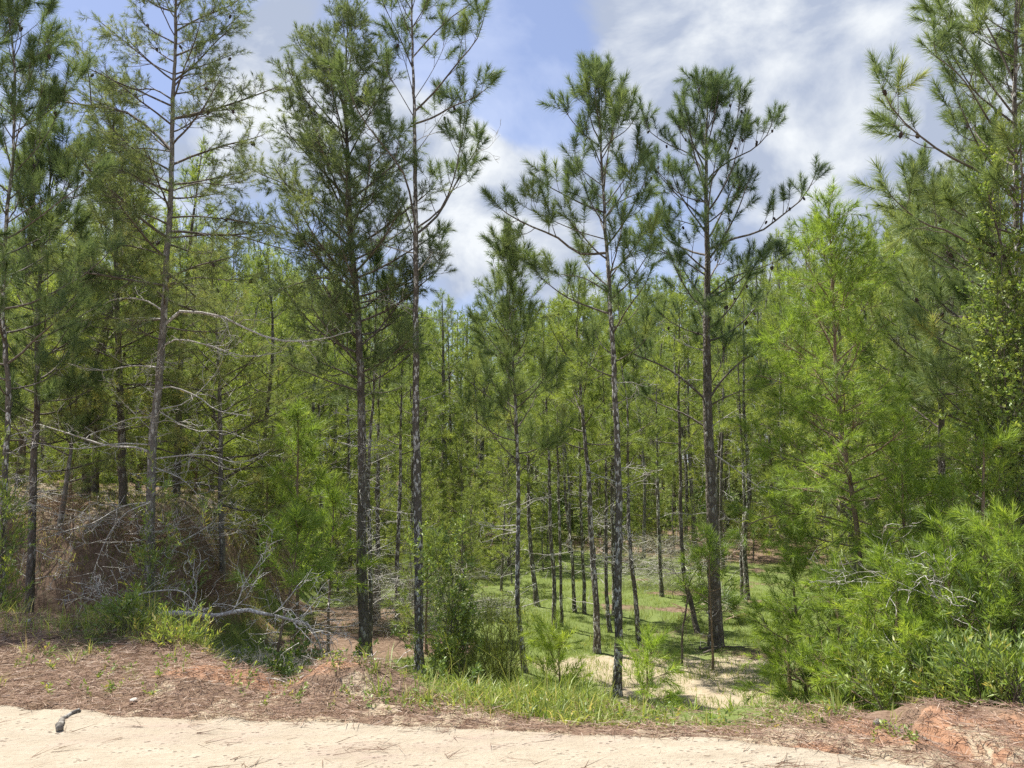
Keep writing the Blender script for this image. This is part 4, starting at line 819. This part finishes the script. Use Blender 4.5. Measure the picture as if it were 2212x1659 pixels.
# ------------------------------------------------------------------ saw palmettos
def palmetto(label, base, n, r, seed):
    rng = np.random.default_rng(seed); base = np.array(base, float); root = empty('saw_palmetto', base); tag(root, label, 'palmetto')
    for k in range(n):
        a = rng.random()*6.28; e = rng.uniform(.2, 1.25); d = np.array([math.cos(a)*math.cos(e), math.sin(a)*math.cos(e), math.sin(e)]); pl = r*rng.uniform(.45, .8); c = base+d*pl
        w = Tubes(); w.add(np.array([base, base+d*pl*.5+UP*.02, c]), np.array([.006, .005, .004]), 4); 
        sdv = norm(np.cross(d, UP)); nr = np.cross(sdv, d); V = []; F = []
        for j in range(18):
            q = math.radians(-100+200*j/17); dd = d*math.cos(q)+sdv*math.sin(q)+nr*.12*math.cos(q*2); l = r*rng.uniform(.42, .52); sw = norm(np.cross(dd, nr))*.011
            i = len(V); tip = c+dd*l-UP*.05*rng.random(); V += [c-sw*.3, c+dd*l*.5-sw, tip, c+dd*l*.5+sw]; F += [(i, i+1, i+2), (i, i+2, i+3)]
        dead = e < .35 and rng.random() < .4
        fr = tri_mesh('frond', V, F, M_STRAW if dead else M_LEAFD, root, base, tint=np.full(len(V), .9 if dead else rng.uniform(.3, .7)))
        Vw, Fw = w.arrays(); s = tri_mesh('stalk', Vw, Fw, M_LEAFD_W, fr, base, smooth=True)
M_LEAFD_W = bark_mat('frond_stalk', (.06, .08, .03), (.11, .13, .05), (.2, .2, .1), .9)
palmetto('saw palmetto with dark fans behind the foot of the sturdy pine', at_uv(1535, 16.6), 26, .85, 1)
palmetto('saw palmetto in the shade at the far right', at_uv(2150, 11.5), 20, .8, 2)
palmetto('small saw palmetto near the right edge, low in front of the trees', at_uv(2185, 8.0), 14, .6, 3)

# ------------------------------------------------------------------ grass, straw, weeds: nobody could count them
def scatter(rng, n, xr, yr, dens):
    x = rng.uniform(*xr, n); y = rng.uniform(*yr, n); k = rng.random(n) < dens(x, y); return x[k], y[k]
def blades(name, label, x, y, h, w, mat, rng, lean=.5, tint=(.5, .18), curved=True):
    n = len(x); z = height(x, y); a = rng.random(n)*6.28; L_ = lean*rng.random(n)
    d = np.stack([np.cos(a)*L_, np.sin(a)*L_, np.ones(n)], 1); b = rng.random(n)*6.28; s = np.stack([np.cos(b), np.sin(b), np.zeros(n)], 1)*(w/2)[:, None]
    p = np.stack([x, y, z-.01], 1); t0 = np.clip(rng.normal(tint[0], tint[1], n)+.35*(fbm(x*1.5, y*1.5, 81)-.5), 0, 1)
    if curved:
        m = p+norm(d)*(h*.55)[:, None]; tp = m+norm(d*[1.9, 1.9, .55])*(h*.5)[:, None]
        V = np.stack([p-s, p+s, m+s*.8, m-s*.8, tp], 1).reshape(-1, 3); i = np.arange(n)*5
        F = np.concatenate([np.stack([i, i+1, i+2], 1), np.stack([i, i+2, i+3], 1), np.stack([i+3, i+2, i+4], 1)]); k = 5
    else:
        V = np.stack([p-s, p+s, p+norm(d)*h[:, None]], 1).reshape(-1, 3); F = np.arange(n*3).reshape(-1, 3); k = 3
    o = tri_mesh(name, V, F, mat, None, (0, 0, 0), tint=np.repeat(t0, k)); tag(o, label, 'grass', kind='stuff'); return o
rg = np.random.default_rng(5)
gm = lambda x, y: mask_at(x, y)[:, 0]
x, y = scatter(rg, 420000, (-9, 15), (8.5, 26), lambda x, y: gm(x, y)**1.3*np.clip(14/y, .3, 1)**1.5*(np.abs(x) < .68*y+.6)*(fbm(x*3, y*3, 77, 2) > .36))
blades('lawn_grass', 'short sunlit grass covering the clearing floor', x, y, rg.uniform(.04, .11, len(x))*(1+.5*(fbm(x*2, y*2, 79) > .55)), rg.uniform(.006, .012, len(x)), M_GRASS, rg, lean=.9, curved=False)
x, y = scatter(rg, 60000, (-6, 15), (26, 44), lambda x, y: gm(x, y)*.8*(np.abs(x) < .68*y))
blades('clearing_grass', 'grass in the far part of the clearing', x, y, rg.uniform(.08, .2, len(x)), rg.uniform(.015, .03, len(x)), M_GRASS, rg, lean=.8, curved=False)
# tall verge grass at the centre
def vd(x, y):
    cy = np.interp(x, CX, CY); n = fbm(x*2.6, y*2.6, 91, 3)
    return sm((y-cy+.5)/.45)*sm((x+1.15)/.6)*sm((2.35-x)/.5)*sm((n-.33)/.2)*np.clip(1.25-(y-cy)/1.9, .05, 1)*np.where(x > .75, .5, 1)*np.clip(1-gauss(x, y, 1.5, 6.5, .5, 1.5)*.7, 0, 1)
x, y = scatter(rg, 46000, (-1.8, 2.8), (4.6, 9.5), vd)
blades('verge_grass', 'tall bright tufted grass along the road verge in the middle', x, y, (rg.gamma(4, .028, len(x))+.03)*np.where(x > .7, .5, 1), rg.uniform(.004, .011, len(x)), M_GRASS, rg, lean=1.2, tint=(.52, .2))
x, y = scatter(rg, 380, (-1.0, 2.6), (4.7, 8.5), vd)
blades('grass_stems', 'long thin seed stems standing out of the verge grass', x, y, rg.uniform(.3, .62, len(x)), rg.uniform(.0025, .004, len(x)), M_GRASS, rg, lean=.5, tint=(.85, .1))
# broad bladed tufts in the verge
def tufts(name, label, cs, hr, wr, nb, mat, rng, tint):
    X = []; Y = []; H = []; Wd = []
    for cx, cy in cs:
        k = rng.integers(*nb); X += list(cx+rng.normal(0, .018, k)); Y += list(cy+rng.normal(0, .018, k)); hh = rng.uniform(*hr); H += list(hh*rng.uniform(.5, 1.1, k)); Wd += list(rng.uniform(*wr, k))
    return blades(name, label, np.array(X), np.array(Y), np.array(H), np.array(Wd), mat, rng, lean=1.1, tint=tint)
x, y = scatter(rg, 420, (-1.2, 2.5), (4.7, 7.2), vd)
tufts('broad_grass', 'broad bladed light green grass tufts in the verge', list(zip(x, y)), (.10, .22), (.009, .017), (6, 12), M_GRASS, rg, (.62, .12))
# sparse grass of the strawy shoulder and the road edge
x, y = scatter(rg, 520, (-5.4, 3.2), (4.8, 8.2), lambda x, y: .06+.5*(x < -2.4)*sm((y-6.3)/.9)*(fbm(x*1.6, y*1.6, 95) > .45)*(y < np.interp(x, CX, CY)+.7)+.12*(x > -1)*(y > edge_y(x)+.15)*(y < 6)-1*(y < edge_y(x)+.2))
tufts('shoulder_grass', 'thin scattered grass tufts on the strawy road shoulder', list(zip(x, y)), (.07, .22), (.004, .008), (6, 16), M_GRASS, rg, (.66, .16))
# crest grass at the left, uncut and dry
x, y = scatter(rg, 26000, (-6.5, -2.4), (7.0, 9.4), lambda x, y: np.exp(-((y-np.interp(x, CX, CY)-.2)/.55)**2)*sm((fbm(x*2.2, y*2.2, 97)-.38)/.2))
blades('crest_grass', 'dry grass and weeds along the crest of the left shoulder', x, y, rg.gamma(4, .035, len(x))+.04, rg.uniform(.003, .007, len(x)), M_GRASS, rg, lean=.8, tint=(.72, .2))
# the bank: wiry grass and brush
x, y = scatter(rg, 90000, (-13, -2.6), (10.6, 20), lambda x, y: sm((height(x, y)+1.45)/.5)*sm((fbm(x*1.5, y*1.5, 99)-.33)/.2)*np.clip(1.25-sm((height(x, y)-.5)/.4), .3, 1))
blades('bank_grass', 'matted dry and green grass clothing the bank', x, y, rg.gamma(4, .022, len(x))+.03, rg.uniform(.004, .008, len(x)), M_GRASS, rg, lean=1.2, tint=(.6, .26))

def straw(name, label, x, y, ln, w, mat, rng, tint, lift=.02, tilt=.18, ang=None):
    n = len(x); a = rng.random(n)*6.28 if ang is None else ang; e = rng.normal(0, tilt, n); z = height(x, y)+lift*rng.random(n)+.012
    d = np.stack([np.cos(a)*np.cos(e), np.sin(a)*np.cos(e), np.sin(e)*.6], 1); p = np.stack([x, y, z], 1); s = norm(np.cross(d, rng.normal(size=(n, 3))+[0, 0, 1.5]))*(w/2)[:, None]
    V = np.stack([p-s, p+s, p+d*ln[:, None]], 1).reshape(-1, 3)
    t0 = np.clip(rng.normal(tint[0], tint[1], n), 0, 1); o = tri_mesh(name, V, np.arange(n*3).reshape(-1, 3), mat, tint=np.repeat(t0, 3)); tag(o, label, 'pine straw', kind='stuff'); return o
def sdn(x, y):
    ey = edge_y(x); cy = np.interp(x, CX, CY); n = fbm(x*1.8, y*3, 111, 3)
    return np.where(y > ey-.05, (x < -1.0)*1.0+(x >= -1.0)*sm((n-.36)/.15)*.85+(x > 1.6)*.4, 0)*sm((cy+.6-y)/.5)
x, y = scatter(rg, 120000, (-6.5, 4), (3.5, 8.6), sdn)
straw('shoulder_straw', 'brown fallen pine straw matted over the road shoulder', x, y, rg.uniform(.06, .16, len(x)), rg.uniform(.003, .006, len(x)), M_STRAW, rg, (.5, .24), lift=.035)
x, y = scatter(rg, 16000, (-6, 4), (3.6, 6.2), lambda x, y: np.exp(-((y-edge_y(x)-.02)/.07)**2))
straw('rim_straw', 'reddish straw swept into a rim along the road edge', x, y, rg.uniform(.08, .2, len(x)), rg.uniform(.003, .005, len(x)), M_STRAW, rg, (.30, .15), lift=.05, ang=rg.normal(-.1, .35, len(x))+math.pi*rg.integers(0, 2, len(x)))
x, y = scatter(rg, 60000, (-8, 14), (8.6, 24), lambda x, y: np.clip(1-gm(x, y)*1.6, 0, 1)*.8*(np.abs(x) < .7*y)*np.clip(12/y, 0, 1))
straw('forest_straw', 'fallen brown straw on the clearing floor', x, y, rg.uniform(.08, .18, len(x)), rg.uniform(.006, .012, len(x)), M_STRAW, rg, (.5, .24))
# loose bunches on the sand: fascicles with a common foot
X = []; Y = []; A = []
for k in range(85):
    cx = rg.uniform(-3.6, 3.2); cyy = edge_y(np.array([cx]))[0]-rg.gamma(1.3, .35)-.03; a0 = rg.uniform(.2, 1.3) if rg.random() < .7 else rg.random()*6.28; m = rg.integers(2, 9)
    if cyy < 2.6: continue
    X += list(cx+rg.normal(0, .02, m)); Y += list(cyy+rg.normal(0, .015, m)); A += list(a0+rg.normal(0, .6, m))
for (cx, cyy, m, a0) in [(-2.15, 3.72, 50, .45), (-1.75, 3.8, 26, .7), (-2.3, 3.95, 14, .3), (-1.45, 3.75, 16, .8), (-3.2, 4.15, 14, .6), (.05, 3.6, 8, 1.5), (1.9, 4.15, 60, .3), (1.5, 4.35, 50, -.1), (-.95, 4.62, 30, .1)]:
    X += list(cx+rg.normal(0, .14, m)); Y += list(cyy+rg.normal(0, .05, m)); A += list(a0+rg.normal(0, .55, m))
X = np.array(X); Y = np.array(Y)
straw('loose_straw', 'loose reddish needle bunches lying on the sand road', X, Y, rg.uniform(.10, .24, len(X)), rg.uniform(.003, .0045, len(X)), M_STRAW, rg, (.30, .16), lift=.025, tilt=.1, ang=np.array(A))

# ------------------------------------------------------------------ dead wood
def ground_line(pts, h=0.03):
    P = []
    for (u, v) in pts: g = G(u, v); P.append(g+np.array([0, 0, h]))
    return np.array(P)
def limb_thing(name, label, cat, P, r, seed, sub=3, sublen=.4, mat=None, tipr=.3, group=None):
    rng = np.random.default_rng(seed); base = P[0].copy(); root = empty(name, base); tag(root, label, cat, group)
    Pr = resample(P, 14)+rng.normal(size=(14, 3))*r*.25; Rr = np.linspace(r, r*tipr, 14)*(1+.16*rng.normal(size=14)).clip(.6, 1.4); e0 = norm(Pr[0]-Pr[1]); e1 = norm(Pr[-1]-Pr[-2])
    Pr = np.vstack([Pr[0]+e0*r*.5, Pr[0]+e0*r*.3, Pr, Pr[-1]+e1*r*tipr*.9]); Rr = np.r_[.001, r*.55, Rr, .001]
    w = Tubes(); w.add(Pr, Rr, 9); w.build('branch', mat or B_DEAD, root, base, bark=.2)
    Q = resample(P, 10)
    for k in range(int(sub)):
        i = rng.integers(2, 9); T = norm(Q[i]-Q[i-1]); d = T*.7+side_dir(rng, T, .1)*.8+UP*.15; tw = Tubes()
        grow_limb(rng, crooked(rng, Q[i], d, sublen*rng.uniform(.5, 1.3), 10, rng.uniform(-.3, .4), .15), dict(sub=7, sublen=.4), tw, None, r*.24, bare=.2, dead=True, tipr=.25); tw.build('twig', mat or B_DEAD, root, base)
    return root
limb_thing('fallen_limb', 'long bleached dead limb lying right from the grey trunked pine over the hollow', 'dead branch', line(8.6, [(318,1345),(340,1328),(400,1326),(460,1330),(520,1320),(560,1322),(620,1337),(670,1355),(695,1400)], .02), .034, 1, 12, .7)
limb_thing('fallen_limb', 'bleached dead limb arching left from the same foot, with upright twigs', 'dead branch', line(8.8, [(330,1345),(300,1320),(270,1302),(240,1300),(200,1330)], -.1), .022, 2, 8, .5)
limb_thing('fallen_limb', 'pale bare limb slanting over the bank right of the climbing vine', 'dead branch', line(10.6, [(356,1240),(380,1180),(430,1150),(460,1130),(470,1115)], .1), .014, 3, 9, .6)
limb_thing('fallen_limb', 'thin bleached branch bending down across the bank left of the vine', 'dead branch', line(10.0, [(325,1085),(270,1110),(230,1165),(200,1240),(195,1262)], -.1), .010, 4, 9, .6)
limb_thing('fallen_limb', 'low twisted grey limb leaning against the bank below the vine', 'dead branch', line(9.6, [(250,1340),(290,1290),(350,1275),(400,1280),(440,1340)], .1), .014, 5, 6, .4)
limb_thing('fallen_branch', 'thin bare branch arching over the gap between the two clay humps', 'dead branch', np.vstack([ground_line([(648,1472)])[0], line(6.3, [(700,1452),(745,1440),(790,1438),(822,1470)], .05)]), .008, 6, 7, .25)
limb_thing('fallen_branch', 'bare grey stick lying across the crest of the left clay hump', 'dead branch', line(6.1, [(545,1465),(600,1468),(660,1490),(705,1478)], 0), .007, 7, 6, .2)
limb_thing('fallen_log', 'short grey log lying in the red gully on the right', 'log', ground_line([(1893,1571),(1925,1582),(1958,1592)], .03), .024, 8, 0, tipr=.8, mat=B_GREY)
limb_thing('fallen_stick', 'thin dark stick right of the short grey log in the gully', 'stick', ground_line([(1975,1590),(2010,1606),(2035,1612)], .015), .009, 9, 0, mat=B_LIMB)
for k, (a, b) in enumerate([((1512, 1408), (1565, 1398)), ((1530, 1404), (1625, 1402)), ((1520, 1416), (1560, 1404))]):
    limb_thing('fallen_stick', ['thick short stick lying in front of the sturdy pine foot', 'long straight stick reaching right past the sturdy pine foot', 'nearest thin stick of the three at the sturdy pine foot'][k], 'stick', ground_line([a, ((a[0]+b[0])/2, (a[1]+b[1])/2+1), b], .05), (.028, .02, .016)[k], 20+k, 1, .2, mat=B_LIMB)
limb_thing('bark_piece', 'curved grey piece of bark lying alone on the sand road', 'bark piece', ground_line([(125,1588),(136,1567),(150,1555),(174,1549)], .04), .021, 30, 0, tipr=.45, mat=B_GREY)
limb_thing('dead_sapling', 'thin reddish dead sapling with bleached twigs in front of the sturdy pine', 'dead tree', trunk(dist_of(1474, 1440), [(1474,1442),(1474,1380),(1484,1300),(1488,1265),(1500,1240),(1510,1225)]), .022, 31, 8, .6, mat=B_LIMB)
limb_thing('dead_sapling', 'bleached twisted dead stem inside the right thicket', 'dead tree', line(7.0, [(2080,1500),(2068,1420),(2050,1370),(2035,1310),(2010,1270)], .1), .014, 32, 9, .5)
limb_thing('dead_sapling', 'bare straight pale stem slanting up left in the right thicket', 'dead tree', line(7.6, [(1985,1350),(1950,1290),(1915,1245),(1888,1225)], .1), .013, 33, 6, .5)
limb_thing('fallen_limb', 'pale log lying on the grass right of the grey brush', 'dead branch', ground_line([(1000,1258),(1040,1252),(1085,1246)], .06), .05, 34, 8, .8)

def brush(name, label, centre, rx, rz, n, seed, droop=0.0, mat=None):
    rng = np.random.default_rng(seed); c = np.array(centre, float); root = empty(name, c); tag(root, label, 'brush pile'); 
    for k in range(7):
        w = Tubes(); a = rng.random()*6.28; d = np.array([math.cos(a), math.sin(a)*.6, .25*rng.random()]); P = crooked(rng, c+np.array([rng.normal()*rx*.3, rng.normal()*rx*.2, rz*.3]), d, rx*1.1, 10, -.05, .1)
        w.add(P, np.linspace(.014, .004, 10), 5); w.build('branch', M_GREY_SOLID, root, c)
    P = c+np.stack([rng.normal(0, rx*.5, n), rng.normal(0, rx*.3, n), rz*rng.random(n)**1.2], 1); a = rng.random(n)*6.28
    d = norm(np.stack([np.cos(a), np.sin(a)*.7, rng.normal(.05-droop, .45, n)], 1)); l = rng.uniform(.15, .45, n)*rx; w = rng.uniform(.003, .007, n)
    s = norm(np.cross(d, rng.normal(size=(n, 3))))*(w/2)[:, None]; mid = P+d*l[:, None]*.5+rng.normal(0, .03, (n, 3)); e = mid+norm(d-UP*droop*1.2+rng.normal(0, .3, (n, 3)))*l[:, None]*.5
    V = np.stack([P-s, P+s, mid+s*.7, mid-s*.7, e], 1).reshape(-1, 3); i = np.arange(n)*5; F = np.concatenate([np.stack([i, i+1, i+2], 1), np.stack([i, i+2, i+3], 1), np.stack([i+3, i+2, i+4], 1)])
    tri_mesh('twigs', V, F, mat or M_GREYTWIG, root, c, tint=np.repeat(rng.random(n), 5)); return root
M_GREY_SOLID = B_DEAD
brush('brush_pile', 'pale grey hanging brush right of the fallen dead limb', at_uv(590, 10.2)+UP*.05, 1.0, .75, 3200, 1, .9)
brush('brush_pile', 'grey brush heap behind the slim speckled trunks left of the airy pine', at_uv(890, 15.5), 1.5, 1.2, 3000, 2, .2)
brush('brush_pile', 'grey dead crown lying left of the sturdy pine', at_uv(1425, 21), 1.6, 1.3, 2400, 3, .1)
brush('brush_pile', 'low grey twigs in the grass right of the airy pine', at_uv(1050, 17), .9, .35, 900, 4, .1)
brush('brush_pile', 'fine dark brush on the bank face under the grey trunked pine', at_uv(300, 12.2), 1.0, .4, 1600, 5, .1, M_STRAW)
brush('brush_pile', 'brownish brush on the left end of the bank face', at_uv(110, 12.4), .8, .3, 1100, 6, .1, M_STRAW)
brush('brush_pile', 'brown dry brush at the right shoulder of the bank', at_uv(440, 12.6), .8, .3, 1000, 7, .1, M_STRAW)

# small bright things on the shoulder
def pebble(label, u, v, r, seed):
    rng = np.random.default_rng(seed); g = G(u, v); import bmesh
    bm = bmesh.new(); bmesh.ops.create_icosphere(bm, subdivisions=2, radius=r)
    for vv in bm.verts: vv.co = Vector((vv.co.x*1.5, vv.co.y*.9, vv.co.z*.6))*(1+rng.normal()*.09)
    me = bpy.data.meshes.new('pebble'); bm.to_mesh(me); bm.free(); me.materials.append(M_PEB); o = bpy.data.objects.new('pebble', me); COL.objects.link(o); o.location = tuple(g+UP*(r*.45+.01)); o.rotation_euler = (0, 0, rng.random()*6); tag(o, label, 'stone')
M_PEB, pn = new_mat('pale_stone'); pp = N(pn, 'ShaderNodeBsdfPrincipled'); pt = N(pn, 'ShaderNodeTexNoise'); pt.inputs['Scale'].default_value = 30
L(pn, ramp(pn, pt.outputs['Fac'], [(.3, (.4, .37, .33)), (.7, (.6, .58, .54))]), pp.inputs['Base Color']); pp.inputs['Roughness'].default_value = .8; po = N(pn, 'ShaderNodeOutputMaterial'); L(pn, pp.outputs[0], po.inputs['Surface'])
pebble('pale stone on the straw just above the road edge', 288, 1520, .028, 1)
pebble('white stone in the dry grass on the crest at the left', 60, 1347, .03, 2)
pebble('small white stone on the crest left of the bright crest shrub', 165, 1360, .024, 3)
pebble('tiny pale stone in the straw above the curved bark piece', 104, 1482, .014, 4)
# weeds with rounded leaves on the shoulder
rw = np.random.default_rng(12); S = []
for k in range(120):
    x = rw.uniform(-4.6, 2.4); e = float(edge_y(np.array([x]))[0]); y = rw.uniform(e+.25, e+ (2.2 if x < -2 else .9)); z = float(height(x, y))
    for j in range(rw.integers(2, 6)): a = rw.random()*6.28; S.append((np.array([x+rw.normal()*.03, y+rw.normal()*.03, z]), np.array([math.cos(a)*.6, math.sin(a)*.6, 1.]), rw.uniform(.04, .13), .6+rw.normal()*.15))
V, F, tt = leaf_arrays(S, dict(n=7, nlen=.035, w=.016, spread=(30, 80)), rw); tag(tri_mesh('shoulder_weeds', V, F, M_LEAF, tint=tt), 'small green weeds sprouting through the straw', 'weeds', kind='stuff')
